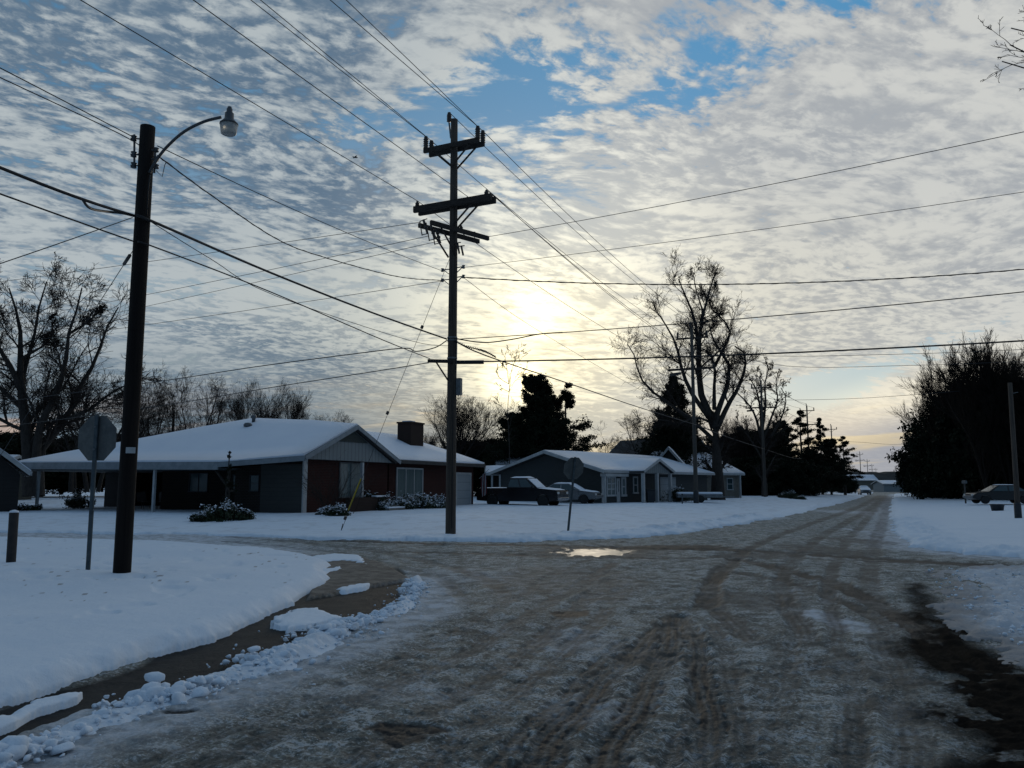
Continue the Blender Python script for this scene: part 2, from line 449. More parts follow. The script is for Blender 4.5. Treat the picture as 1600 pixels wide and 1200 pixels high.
setin(p, 'Roughness', ro); setin(p, 'Specular IOR Level', 0.14 - wet * 0.08 - mm * 0.1 + pud * 0.2)
hb = nf * 0.5 + nss * 0.35 + nm * 0.9 + ns * 0.5 + mm * nf * 0.8
setin(p, 'Normal', bump(hb, (1.0 - pud) * (0.9 - wet * 0.35), 0.045))

# ------------------------------------------------------------------ road surface
def road_fields(X, Y, R):
    z = np.zeros_like(X)
    warpx = (fbm(X * .9, Y * .9, 11, 4) - .5); warpy = (fbm(X * .9, Y * .9, 31, 4) - .5)
    X1 = X + warpx * .5; Y1 = Y + warpy * .5
    far = ss(R, 12, 45)
    wet = ss(polysdf(X1, Y1, WET), -.05, .05)
    slab = ss(polysdf(X, Y, SLAB), -.02, .02) 
    mudd = polysdf(X + warpx * .9, Y + warpy * .9, MUD)
    mud = ss(mudd, -.45, .25) * (1 - .6 * ss(fbm(X * 2.6, Y * 2.6, 301, 4, .6), .62, .70))
    mud = np.maximum(mud, .62 * ss(linedist(X + warpx * .5, Y + warpy * .5, gline([(1418, 912), (1440, 935), (1462, 965), (1500, 1000)]))[0], .34, .0))
    sA = polysdf(X1, Y1, YARD_A); sC = polysdf(X1, Y1, YARD_C)
    snowy = ss(-sA, 3.4, .6) * ss(Y, 17.5, 20) * ss(X, -3.5, -7)
    snowy = np.maximum(snowy, ss(X, -5.5, -10) * ss(Y, 17, 21) * .9)
    d, s = linedist(X, Y, RIDGE)
    snowy = np.maximum(snowy, ss(d + warpx * .8, 1.0, .25) * .75)
    snowy = np.maximum(snowy, ss(-polysdf(X1, Y1, YARD_D), 1.6, .2) * .8)
    trk = np.zeros_like(X)
    for pts, w, st in TRACKS:
        st = min(1.0, st * 1.45)
        d, s = linedist(X + warpx * .12, Y + warpy * .12, pts)
        wd = w * .92 * (1 + R / 40)
        m = ss(d + (fbm(X * 8, Y * 8, 19, 3) - .5) * .16, wd, wd * .6) * st
        gaps = .60 + .40 * ss(fbm(s * 1.1, d * 2 + st * 50, 5, 3), .35, .6)
        z -= m * .018
        tread = np.sin(s * 2 * np.pi / .055 + np.abs(d) * 60) * m * .002 * (R < 9)
        ribs = np.cos(d * 2 * np.pi / .045) * m * .0022 * (R < 12)
        z += tread + ribs
        z += ss(np.abs(d - wd * 1.15), wd * .45, 0) * .014 * st
        trk = np.maximum(trk, m * gaps * (1 - .45 * ss(R, 14, 9) * (.5 + .5 * np.cos(d * 2 * np.pi / .085))))
        trk = np.maximum(trk, 0.5 * st * np.clip(ribs * -450, 0, 1) * (R < 12))
    for px, py, hx, hy, st in PATCH + [(a, b, c_, d_, -e) for a, b, c_, d_, e in PALE]:
        g = G(px, py); k = g.y / F
        ax_, ay_ = hx * k, hy * k * k * F / CH * 1.0
        q = ((X1 - g.x) / ax_) ** 2 + ((Y1 - g.y) / ay_) ** 2
        w_ = ss(q + (fbm(X * 7, Y * 7, 9, 3) - .5) * 1.4, 1.5, .5)
        if st > 0: trk = np.maximum(trk, w_ * st); z -= w_ * .012 * st
        else: snowy = np.maximum(snowy, -st * w_ * .8)
    pud = ss(polysdf(X1, Y1 , PUDDLE) + warpx * 1.2 + (fbm(X * 5, Y * 2.5, 66, 3) - .5) * 1.0, -.02, .14)
    trk = np.maximum(trk, ss(polysdf(X1, Y1, PUDDLE) + warpx, -1.3, .1) * .55)
    # lumps of packed snow, streaked along the lanes
    al = X * MAIN_DIR[0] + Y * MAIN_DIR[1]; ac = X * MAIN_DIR[1] - Y * MAIN_DIR[0]
    z += (fbm(ac * 3.2, al * .9, 3, 5, .55) - .5) * .05 + (fbm(X * 9, Y * 9, 8, 3) - .5) * .026 * (1 - .3 * far) + (fbm(X * 24, Y * 24, 9, 2) - .5) * .014 * ss(R, 16, 7)
    z += (fbm(X * .35, Y * .35, 40, 2) - .5) * .06
    z += mud * (fbm(X * 6, Y * 6, 77, 4, .6) - .5) * .10
    # gutter and slab sit lower and are smoother
    hard = np.maximum(wet, slab)
    z = z * (1 - .75 * hard) - hard * .035
    slope = ss(polysdf(X, Y, SLAB), -.02, .03)
    z += slope * .05
    z = z * (1 - pud) + pud * -.03
    cross = fbm(X * 2.2, Y * 2.2, 61, 4)
    wetc = wet * (1 - slab) * (1 - ss(cross, .62, .70) * .0)
    return z, wetc, mud, snowy, trk, slab * wet, pud

X, Y, R = fan(1.2, 46, 39, 820, lambda r: min(max(r * r / 2128 * 1.25, .014), .14) if r > 2.8 else .04)
z, wet, mud, snowy, trk, slab, pud = road_fields(X, Y, R)
road = grid_mesh('road', X, Y, z, None, {'mask1': (wet, mud, snowy), 'mask2': (trk, slab, pud)}, MATS['packed_snow_road'])
road['kind'] = 'structure'
X, Y, R = fan(45.2, 1400, 40, 420, lambda r: r * .022)
z, wet, mud, snowy, trk, slab, pud = road_fields(X, Y, R)
z = z * .6 - .02
rd2 = grid_mesh('road', X, Y, z, None, {'mask1': (wet, mud, snowy), 'mask2': (trk, slab, pud)}, MATS['packed_snow_road'])
rd2['kind'] = 'structure'

# ------------------------------------------------------------------ snow lying on the yards
def snow_fields(X, Y, R):
    wx_ = fbm(X * 1.6, Y * 1.6, 101, 4) - .5; wy_ = fbm(X * 1.6, Y * 1.6, 131, 4) - .5
    near = ss(R, 60, 25)
    X1 = X + wx_ * .35; Y1 = Y + wy_ * .35
    wl1 = fbm(X * .8, Y * .8, 171, 3) - .5; wl2 = fbm(X * 7, Y * 7, 181, 3) - .5
    zb, sC, sD = base_height(X, Y)
    sC1 = polysdf(X1 + wx_ * .5, Y1 + wy_ * .5, YARD_C)
    sA = polysdf(X + wl1 * .4, Y + wl1 * .4, YARD_A) + wl2 * .07; sD1 = polysdf(X1 + wx_ * .5, Y1 + wy_ * .6, YARD_D); sE = polysdf(X1 + wl1 * 1.6, Y1 + wl1 * 1.2 + wy_ * .6, YARD_E) + wl2 * .5
    z = np.full(X.shape, -.25)
    dirt = np.zeros_like(X); crump = np.zeros_like(X)
    def lay(s, T, w, sink=.12):
        prof = np.sqrt(np.clip(s / w, 0, 1) * (2 - np.clip(s / w, 0, 1)))
        return np.where(s > 0, T * prof, -sink - np.clip(-s, 0, 1) * .3) 
    roll = (fbm(X * .45, Y * .45, 21, 3) - .5)
    zA = np.where(sA > 0, .15 * (1 - (1 - np.clip(sA / .30, 0, 1)) ** 2.2), -.12 - np.clip(-sA, 0, 1) * .3) + (sA > 0) * ss(sA, 0, 2) * (roll * .13 + .05) + .008 * (fbm(X * 3, Y * 3, 5, 3) - .5) * 2
    z = np.maximum(z, zA)
    lump = fbm(X * 2.4, Y * 2.4, 51, 4, .6)
    berm = np.exp(-((sC1 - .9) / .6) ** 2) * (.05 + .34 * np.clip(lump - .38, 0, 1)) * ss(X, -9, 6)
    zC = lay(sC1, .10, .5) + zb * (sC > -1) + berm + roll * .07 * ss(sC, .5, 4)
    z = np.maximum(z, np.where(sC1 > -.6, zC, -.3))
    bermD = np.exp(-((sD1 - .8) / .7) ** 2) * (.03 + .30 * np.clip(lump - .4, 0, 1))
    zD = lay(sD1, .08, .5) + zb * (sD > -1) + bermD + roll * .08 + ss(Y, 40, 20) * (lump - .5) * .10 * ss(sD1, 5, 0)
    z = np.maximum(z, np.where(sD1 > -.6, zD, -.3))
    r2 = fbm(X * 4.2, Y * 4.2, 71, 5, .6)
    zE = lay(sE, .03, .6, .05) + (r2 - .45) * .20 * ss(sE, -.1, .6)
    z = np.maximum(z, np.where(sE > -.3, zE, -.3))
    dirt = np.maximum(dirt, np.where(sE > -.3, .35 + .6 * ss(sE, .9, 0), 0))
    crump = np.maximum(crump, (sE > -.3) * 1.0)
    crump = np.maximum(crump, berm * 5 + bermD * 5)
    for f in FLOES:
        s = polysdf(X + wx_ * .25 + wl2 * .10, Y + wy_ * .25, f) + wl2 * .10
        z = np.maximum(z, lay(s, .035, .16, .1) + (s > 0) * wl2 * .02)
    # the ridge thrown up by the plough
    d, s = linedist(X + wx_ * .25, Y + wy_ * .25, RIDGE)
    am = ss(d, .27 - .13 * ss(Y, 10, 13), .03)
    ck2 = fbm(X * 16, Y * 16, 90, 3, .6); ck = fbm(X * 3, Y * 3, 88, 3, .55)
    hz = am * (.01 + .10 * ck * (.4 + ss(fbm(s * .9, s * 0, 14, 2), .35, .7)) + .04 * (ck2 - .4))
    zr = np.where(am > .02, hz - .03 * (1 - am), -.3)
    z = np.maximum(z, zr)
    crump = np.maximum(crump, am * .9); dirt = np.maximum(dirt, am * .14)
    dn = fbm(X * 2.1, Y * 2.1, 211, 2); dent = ss(dn, .70, .82) * (sA > .6)
    z = z - dent * .035
    dirt = np.maximum(dirt, ss(vnoise(X * 9, Y * 9, 231), .93, .97) * ss(vnoise(X * .7, Y * .7, 241), .5, .7) * .9 * (sA > .3))
    dirt = np.maximum(dirt, .18 * ss(-sC1, .3, -.7) * ss(lump, .5, .7))
    keepm = z > -.06
    return z, dirt, np.clip(crump, 0, 1.5), keepm
X, Y, R = fan(1.2, 46, 39, 820, lambda r: min(max(r * r / 2128 * 1.25, .014), .14) if r > 2.8 else .04)
z, dirt, crump, keepm = snow_fields(X, Y, R)
sg = grid_mesh('snow_ground', X, Y, z, keepm, {'mask': (dirt, crump, crump)}, MATS['snow'])
sg['kind'] = 'structure'
X, Y, R = fan(45.4, 1400, 40, 420, lambda r: r * .022)
z, dirt, crump, keepm = snow_fields(X, Y, R)
sg = grid_mesh('snow_ground', X, Y, z, keepm, {'mask': (dirt, crump, crump)}, MATS['snow'])
sg['kind'] = 'structure'
# the rest of the land, out to the horizon
a = np.linspace(0, 2 * np.pi, 97); rr = np.array([0.0, 20, 60, 200, 700, 2500, 7000])
RR, AA = np.meshgrid(rr, a, indexing='ij')
gd = grid_mesh('ground', RR * np.cos(AA), RR * np.sin(AA), np.full(RR.shape, -.34) , None, {'mask': (RR * 0, RR * 0, RR * 0)}, MATS['snow'])
gd['kind'] = 'structure'

# broken lumps thrown up along the edge of the cleared road
_r = random.Random(4)
bm = bmesh.new(); bmesh.ops.create_icosphere(bm, subdivisions=2, radius=1.0)
ICO = np.array([v.co[:] for v in bm.verts]); ICF = np.array([[v.index for v in f.verts] for f in bm.faces]); bm.free()
def chunk(rng, c, r):
    v = ICO.copy()
    for k in range(7):
        n = rng.normal(size=3); n /= np.linalg.norm(n); d = rng.uniform(.35, .8)
        q = v @ n; m = q > d; v[m] -= np.outer(q[m] - d, n) * .97
    v *= 1 + (rng.random((len(v), 1)) - .5) * .16
    return v * r * np.array([rng.uniform(.8, 1.4), rng.uniform(.8, 1.4), rng.uniform(.6, 1.0)]) + c
rng = np.random.default_rng(12); CV = []; CF = []; cnt = 0
def add_chunk(x, y, z, r):
    global cnt
    CV.append(chunk(rng, np.array([x, y, z]), r)); CF.append(ICF + cnt); cnt += len(ICO)
seglen = [math.hypot(RIDGE[i + 1][0] - RIDGE[i][0], RIDGE[i + 1][1] - RIDGE[i][1]) for i in range(len(RIDGE) - 1)]
tot = sum(seglen); dens = 0
for k in range(4200):
    i = rng.choice(len(seglen), p=np.array(seglen) / tot); t = rng.random(); (ax, ay), (bx, by) = RIDGE[i], RIDGE[i + 1]
    L = seglen[i]; x0 = ax + (bx - ax) * t; y0 = ay + (by - ay) * t
    cl_ = float(vnoise(x0 * 1.6, y0 * 1.6, 8)); 
    if rng.random() > .25 + 1.2 * max(0, cl_ - .3): continue
    off = rng.normal() * (.11 if rng.random() < .7 else .30) * (1 if y0 < 11 else .6)
    r = rng.uniform(.008, .030) if rng.random() < .84 else rng.uniform(.03, .065) * (.6 + .8 * cl_)
    if abs(off) > .22: r *= .6
    x = x0 - (by - ay) / L * off; y = y0 + (bx - ax) / L * off
    hgt_ = .075 * max(0, 1 - (off / .26) ** 2) * (.4 + cl_)
    add_chunk(x, y, hgt_ * rng.uniform(.3, 1.1) + r * .15 - .01, r)
for (px, py, rr) in CHUNKS:
    g = G(px, py)
    for q in range(12): add_chunk(g.x + rng.normal() * rr * .7, g.y + rng.normal() * rr * .7, abs(rng.normal()) * rr * .5, rr * rng.uniform(.25, .7))
    add_chunk(g.x, g.y, rr * .35, rr * .62)
# crumbs on the rough snow to the right and along the yards
for k in range(700):
    u_ = rng.random(); px = rng.uniform(1420, 1700); py = rng.uniform(880, 1100)
    g = G(px, py)
    if polysdf(np.array([g.x]), np.array([g.y]), YARD_E)[0] < .15: continue
    r = rng.uniform(.010, .030); add_chunk(g.x, g.y, .04 + r * .4, r)
V = np.concatenate(CV); Q = np.concatenate(CF)
me = bpy.data.meshes.new('snow_crumbs'); me.vertices.add(len(V)); me.vertices.foreach_set('co', V.astype(np.float32).ravel())
me.loops.add(Q.size); me.loops.foreach_set('vertex_index', Q.astype(np.int32).ravel())
me.polygons.add(len(Q)); me.polygons.foreach_set('loop_start', np.arange(0, Q.size, 3, dtype=np.int32)); me.polygons.foreach_set('use_smooth', np.ones(len(Q), bool)); me.update(calc_edges=True)
me.materials.append(MATS['snow']); sc_ = bpy.data.objects.new('snow_crumbs', me); COL.objects.link(sc_)
sc_['kind'] = 'stuff'; sc_['label'] = 'broken lumps and crumbs of ploughed snow along the road edge'; sc_['category'] = 'snow'

# ------------------------------------------------------------------ object helpers
def tag(o, label=None, cat=None, group=None, kind=None):
    if label: o['label'] = label
    if cat: o['category'] = cat
    if group: o['group'] = group
    if kind: o['kind'] = kind
    return o
def empty(name, loc, label, cat, group=None, rz=0.0):
    o = bpy.data.objects.new(name, None); COL.objects.link(o)
    o.location = loc; o.rotation_euler = (0, 0, rz); o.empty_display_size = .3
    return tag(o, label, cat, group)
KIDS = {}
def link_mesh(name, me, parent=None):
    o = bpy.data.objects.new(name, me); COL.objects.link(o)
    if parent is not None:
        o.parent = parent; KIDS.setdefault(parent.name, []).append(o)
    return o
def copy_tree(o, parent=None):
    c = o.copy(); COL.objects.link(c); c.parent = parent
    KIDS[c.name] = []
    for ch in list(KIDS.get(o.name, [])):
        k = copy_tree(ch, c); KIDS[c.name].append(k)
    return c
class MB:
    """collects polygons for one mesh"""
    def __init__(s): s.v = []; s.f = []; s.sm = []
    def poly(s, pts, smooth=False):
        n = len(s.v); s.v += [tuple(p) for p in pts]; s.f.append(list(range(n, n + len(pts)))); s.sm.append(smooth)
    def hexa(s, c):                       # 8 corners: bottom 4 (ccw), top 4
        n = len(s.v); s.v += [tuple(p) for p in c]
        for q in ((3, 2, 1, 0), (4, 5, 6, 7), (0, 1, 5, 4), (1, 2, 6, 5), (2, 3, 7, 6), (3, 0, 4, 7)):
            s.f.append([n + i for i in q]); s.sm.append(False)
    def box(s, x0, x1, y0, y1, z0, z1):
        s.hexa([(x0, y0, z0), (x1, y0, z0), (x1, y1, z0), (x0, y1, z0), (x0, y0, z1), (x1, y0, z1), (x1, y1, z1), (x0, y1, z1)])
        return s
    def bar(s, a, b, w, h, up=(0, 0, 1)):
        a = Vector(a); b = Vector(b); d = (b - a).normalized(); r = d.cross(Vector(up))
        if r.length < 1e-4: r = d.cross(Vector((1, 0, 0)))
        r.normalize(); u = r.cross(d).normalized(); r *= w / 2; u *= h / 2
        s.hexa([a - r - u, a + r - u, b + r - u, b - r - u, a - r + u, a + r + u, b + r + u, b - r + u]); return s
    def tube(s, pts, rs, n=8, caps=True, smooth=True):
        pts = [Vector(p) for p in pts]
        if isinstance(rs, (int, float)): rs = [rs] * len(pts)
        base = len(s.v); ref = None
        for i, p in enumerate(pts):
            t = (pts[min(i + 1, len(pts) - 1)] - pts[max(i - 1, 0)]).normalized()
            if ref is None: ref = Vector((0, 0, 1)) if abs(t.z) < .9 else Vector((1, 0, 0))
            r = t.cross(ref); 
            if r.length < 1e-5: r = t.cross(Vector((0, 1, 0)))
            r.normalize(); u = r.cross(t); ref = u
            for k in range(n):
                a = 2 * math.pi * k / n
                s.v.append(tuple(p + (r * math.cos(a) + u * math.sin(a)) * rs[i]))
        for i in range(len(pts) - 1):
            for k in range(n):
                a = base + i * n; k2 = (k + 1) % n
                s.f.append([a + k, a + n + k, a + n + k2, a + k2][::-1]); s.sm.append(smooth)
        if caps:
            s.f.append([base + k for k in range(n)][::-1]); s.sm.append(False)
            e = base + (len(pts) - 1) * n; s.f.append([e + k for k in range(n)]); s.sm.append(False)
        return s
    def lathe(s, prof, n=16, c=(0, 0, 0), axis='z'):
        pts = [Vector(c) + (Vector((0, 0, z)) if axis == 'z' else Vector((0, z, 0)) if axis == 'y' else Vector((z, 0, 0))) for r, z in prof]
        base = len(s.v)
        for (r, z), p in zip(prof, pts):
            for k in range(n):
                a = 2 * math.pi * k / n; x, y = r * math.cos(a), r * math.sin(a)
                o = (x, y, 0) if axis == 'z' else (x, 0, y) if axis == 'y' else (0, x, y)
                s.v.append(tuple(p + Vector(o)))
        for i in range(len(prof) - 1):
            for k in range(n):
                a = base + i * n; k2 = (k + 1) % n
                s.f.append([a + k, a + k2, a + n + k2, a + n + k]); s.sm.append(True)
        s.f.append([base + k for k in range(n)][::-1]); s.sm.append(False)
        e = base + (len(prof) - 1) * n; s.f.append([e + k for k in range(n)]); s.sm.append(False)
        return s
    def prism(s, prof, y0, y1, yt=None):  # profile in x,z extruded along y
        n = len(prof); b = len(s.v)
        s.v += [(x, y0, z) for x, z in prof] + [(x, y1, z) for x, z in prof]
        s.f.append([b + i for i in range(n)]); s.sm.append(False)
        s.f.append([b + n + i for i in range(n)][::-1]); s.sm.append(False)
        for i in range(n):
            j = (i + 1) % n; s.f.append([b + i, b + n + i, b + n + j, b + j]); s.sm.append(False)
        return s
    def build(s, name, mat, parent=None, bevel=0.0, seg=1, fix=True):
        me = bpy.data.meshes.new(name); me.from_pydata(s.v, [], s.f); me.update()
        me.polygons.foreach_set('use_smooth', s.sm)
        if fix or bevel:
            bm = bmesh.new(); bm.from_mesh(me)
            bmesh.ops.recalc_face_normals(bm, faces=bm.faces)
            if bevel:
                bmesh.ops.remove_doubles(bm, verts=bm.verts, dist=1e-4)
                bmesh.ops.bevel(bm, geom=[e for e in bm.edges if e.is_manifold and e.calc_face_angle(0) > .5], offset=bevel, segments=seg, affect='EDGES', clamp_overlap=True)
            bm.to_mesh(me); bm.free()
        me.materials.append(MATS[mat])
        return link_mesh(name, me, parent)

def slab_mesh(verts, faces, dz_top, dz_bot, sub=0, amp=0.0, seed=0):
    """a roof layer: the given sheet offset up by dz_top and down by dz_bot, with closed edges"""
    bm = bmesh.new(); vs = [bm.verts.new(v) for v in verts]
    for f in faces: bm.faces.new([vs[i] for i in f])
    bmesh.ops.recalc_face_normals(bm, faces=bm.faces)
    if sub: bmesh.ops.subdivide_edges(bm, edges=bm.edges[:], cuts=sub, use_grid_fill=True)
    top = {v: v.co.copy() for v in bm.verts}
    bound = {v for e in bm.edges if e.is_boundary for v in e.verts}
    be = [(e.verts[0], e.verts[1]) for e in bm.edges if e.is_boundary]
    mb = MB(); idx = {}
    n = len(bm.verts)
    for i, v in enumerate(bm.verts):
        idx[v] = i; c = v.co
        nz = (float(vnoise(c.x * .9, c.y * .9, seed)) - .5) * amp * 2
        t = dz_top * (1.0 if v not in bound else .62) + nz
        mb.v.append((c.x, c.y, c.z + max(t, .005)))
    for v in bm.verts: mb.v.append((v.co.x, v.co.y, v.co.z - dz_bot))
    for f in bm.faces:
        q = [idx[v] for v in f.verts]
        mb.f.append(q); mb.f.append([i + n for i in q][::-1]); mb.sm += [amp > 0, False]
    for a, b in be:
        i, j = idx[a], idx[b]; mb.f.append([i, j, j + n, i + n]); mb.sm.append(False)
    bm.free()
    return mb

# ------------------------------------------------------------------ more materials
def simple(name, c1, c2, rough=.6, scale=4.0, bmp=.2, metal=0.0, stretch=(1, 1, 1), spec=.4, dist=.01):
    m, p = new_mat(name)
    P = texco('Object'); x, y, z = sep(P)
    V = xyz(x * stretch[0], y * stretch[1], z * stretch[2])
    n = noise(V, scale, 5, .6, .2); n2 = noise(V, scale * 7, 3, .6)
    setin(p, 'Base Color', cmix(sstep(n * .7 + n2 * .3, .36, .64), c1, c2))
    setin(p, 'Roughness', (n2 - .5) * .25 + rough); setin(p, 'Metallic', metal); setin(p, 'Specular IOR Level', spec)
    if bmp: setin(p, 'Normal', bump(n * .5 + n2 * .5, bmp, dist))
    return m
simple('pole_wood', (0.0360, 0.0272, 0.0216), (0.0840, 0.0656, 0.0512), .85, 3.0, .8, stretch=(9, 9, .35), dist=.02)
simple('creosote_wood', (0.0048, 0.0036, 0.0032), (0.0112, 0.0080, 0.0064), .8, 3.0, .8, stretch=(9, 9, .35), dist=.02, spec=.2)
simple('pale_pole_wood', (0.0440, 0.0396, 0.0330), (0.0880, 0.0770, 0.0660), .85, 3.0, .8, stretch=(9, 9, .35), dist=.02)
simple('arm_wood', (.018, .014, .012), (.045, .036, .03), .85, 3.0, .6, stretch=(1, 6, 6))
simple('porcelain', (.035, .028, .026), (.06, .05, .045), .35, 3, .05)
simple('galvanised', (.10, .11, .115), (.18, .19, .20), .5, 9, .1, metal=.6)
simple('cable_black', (.010, .010, .011), (.018, .018, .02), .6, 20, 0)
simple('lamp_metal', (.05, .055, .06), (.09, .095, .10), .45, 6, .1, metal=.5)
simple('sign_back', (.07, .075, .075), (.115, .12, .115), .6, 3, .1, spec=.3)
simple('sign_post', (.035, .05, .06), (.07, .09, .10), .5, 6, .15, metal=.4)
simple('dark_post', (.02, .018, .018), (.035, .03, .028), .8, 5, .3)
simple('yellow_plastic', (0.3000, 0.2160, 0.0120), (0.3720, 0.2760, 0.0240), .5, 6, .05)
simple('white_paint', (0.3024, 0.3168, 0.3240), (0.3960, 0.4104, 0.4104), .55, 3, .08)
simple('fascia_paint', (0.1612, 0.1860, 0.2046), (0.2232, 0.2480, 0.2666), .6, 3, .08)
simple('grey_board', (0.0720, 0.0810, 0.0840), (0.1080, 0.1170, 0.1200), .7, 2, .1)
simple('dark_trim', (.015, .018, .02), (.03, .032, .035), .6, 4, .05)
simple('concrete', (0.1120, 0.1050, 0.0945), (0.1820, 0.1715, 0.1540), .85, 3, .3)
simple('roof_felt', (.03, .03, .032), (.06, .058, .056), .9, 6, .3)
simple('rubber', (.010, .010, .010), (.02, .02, .02), .8, 9, .2)
simple('black_paint', (.006, .007, .009), (.010, .011, .014), .22, 2, .02, spec=.6)
simple('silver_paint', (0.1650, 0.1725, 0.1800), (0.2025, 0.2100, 0.2175), .3, 2, .02, metal=.4)
simple('dark_grey_paint', (0.0075, 0.0081, 0.0090), (0.0120, 0.0126, 0.0135), .3, 2, .02, spec=.5)
simple('chrome', (.35, .36, .38), (.5, .51, .52), .25, 4, 0, metal=.9)
simple('lens_clear', (.45, .46, .46), (.6, .6, .58), .15, 4, 0)
simple('lens_red', (.22, .01, .01), (.30, .02, .02), .2, 4, 0)
simple('bark', (.016, .013, .011), (.045, .037, .031), .9, 3, .8, stretch=(5, 5, 1), dist=.03)
simple('twig_bark', (.020, .016, .014), (.040, .032, .027), .9, 4, 0, spec=.15)
simple('brush_bark', (.012, .010, .008), (.022, .018, .015), .9, 4, 0, spec=.1)
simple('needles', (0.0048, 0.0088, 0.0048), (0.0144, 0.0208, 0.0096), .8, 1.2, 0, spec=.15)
simple('shrub_leaf', (.012, .020, .010), (.03, .045, .02), .7, 2, 0, spec=.3)
simple('flag_red', (.10, .012, .015), (.15, .02, .025), .8, 6, .1)
simple('flag_white', (.28, .28, .29), (.36, .36, .37), .8, 6, .1)
simple('flag_blue', (.02, .03, .12), (.03, .04, .16), .8, 6, .1)
simple('bin_plastic', (.012, .016, .02), (.025, .03, .035), .5, 6, .05)
simple('tan_siding', (0.1200, 0.1140, 0.0960), (0.1620, 0.1530, 0.1320), .7, 3, .1)
simple('far_wood', (.030, .034, .034), (.060, .062, .060), .95, .12, 0, spec=.05)
simple('vent_metal', (.08, .09, .10), (.14, .15, .16), .5, 6, .1, metal=.4)
# snow lying on things
m, p = new_mat('roof_snow'); P3 = texco('Object'); n1 = noise(P3, .7, 4, .55); n2 = noise(P3, 9, 3, .6)
setin(p, 'Base Color', cmix(n1, (.70, .74, .82), (.80, .83, .88))); setin(p, 'Roughness', .6); setin(p, 'Specular IOR Level', .25)
setin(p, 'Normal', bump(n1 + n2 * .25, .5, .05))
# brick
def brick(name, c1, c2, mortar):
    m, p = new_mat(name); x, y, z = sep(texco('Object'))
    n = E.nt.nodes.new('ShaderNodeTexBrick'); E.nt.links.new(xyz(x + y, z, 0.0), n.inputs['Vector'])
    n.inputs['Scale'].default_value = 1.0; n.inputs['Brick Width'].default_value = .22; n.inputs['Row Height'].default_value = .075
    n.inputs['Mortar Size'].default_value = .008; n.inputs['Bias'].default_value = -.1
    for k, v in (('Color1', c1), ('Color2', c2), ('Mortar', mortar)): n.inputs[k].default_value = (*v, 1)
    nn = noise(texco('Object'), 1.3, 4, .6)
    setin(p, 'Base Color', cmix(nn * .6, n.outputs['Color'], cscale(c1, .5))); setin(p, 'Roughness', .9); setin(p, 'Specular IOR Level', .2)
    setin(p, 'Normal', bump(E(n.outputs['Fac']) * -1.0, .6, .01))
brick('brick_red', (0.0459, 0.0108, 0.0076), (0.0297, 0.0086, 0.0065), (.06, .045, .04))
brick('brick_brown', (0.0385, 0.0224, 0.0168), (0.0266, 0.0154, 0.0119), (.06, .05, .045))
brick('brick_dark', (0.0210, 0.0160, 0.0134), (0.0147, 0.0109, 0.0092), (.055, .05, .045))
def boards(name, c1, c2, pitch, vertical=False, rough=.7):
    m, p = new_mat(name); x, y, z = sep(texco('Object'))
    t = (x + y) if vertical else z
    f = E.m('FRACT', t * (1 / pitch))
    n = noise(xyz(x * 1.0, y * 1.0, z * 6.0) if not vertical else xyz(x * 6, y * 6, z * .6), 2.0, 4, .6)
    c = cmix(n, c1, c2)
    c = cmix(sstep(f, .07, .0) if not vertical else emax(sstep(f, .08, .02), sstep(f, .92, .98)), c, cscale(c1, .45))
    setin(p, 'Base Color', c); setin(p, 'Roughness', rough); setin(p, 'Specular IOR Level', .3)
    setin(p, 'Normal', bump(f, .6, .02))
boards('clapboard_grey', (0.0264, 0.0308, 0.0317), (0.0396, 0.0449, 0.0458), .15)
boards('clapboard_pale', (.20, .215, .21), (.30, .315, .305), .18)
boards('panel_grey', (0.0315, 0.0331, 0.0315), (0.0504, 0.0520, 0.0489), .20)
boards('board_batten', (0.1530, 0.1734, 0.1785), (0.2244, 0.2448, 0.2448), .3, True)
boards('garage_panel', (0.2160, 0.2400, 0.2580), (0.2760, 0.3000, 0.3120), .5)
boards('dark_boards', (0.0140, 0.0126, 0.0126), (0.0245, 0.0224, 0.0210), .2)
boards('green_boards', (0.0210, 0.0294, 0.0266), (0.0350, 0.0434, 0.0392), .2)
m, p = new_mat('window_glass'); nn = noise(texco('Object'), 1.2, 3, .6)
setin(p, 'Base Color', cmix(nn, (.015, .03, .035), (.05, .085, .09))); setin(p, 'Roughness', .08); setin(p, 'Specular IOR Level', .6)
m, p = new_mat('curtain_glass'); x_, y_, z_ = sep(texco('Object')); nn = noise(xyz(x_ * 14, y_ * 14, z_ * .7), 1.0, 3, .6)
setin(p, 'Base Color', cmix(nn, (.05, .075, .08), (.17, .22, .22))); setin(p, 'Roughness', .15); setin(p, 'Specular IOR Level', .6)
m, p = new_mat('refractor_glass'); nn = noise(texco('Object'), 30, 2, .6)
setin(p, 'Base Color', cmix(nn, (.35, .36, .35), (.55, .55, .52))); setin(p, 'Roughness', .35); setin(p, 'Transmission Weight', .45)

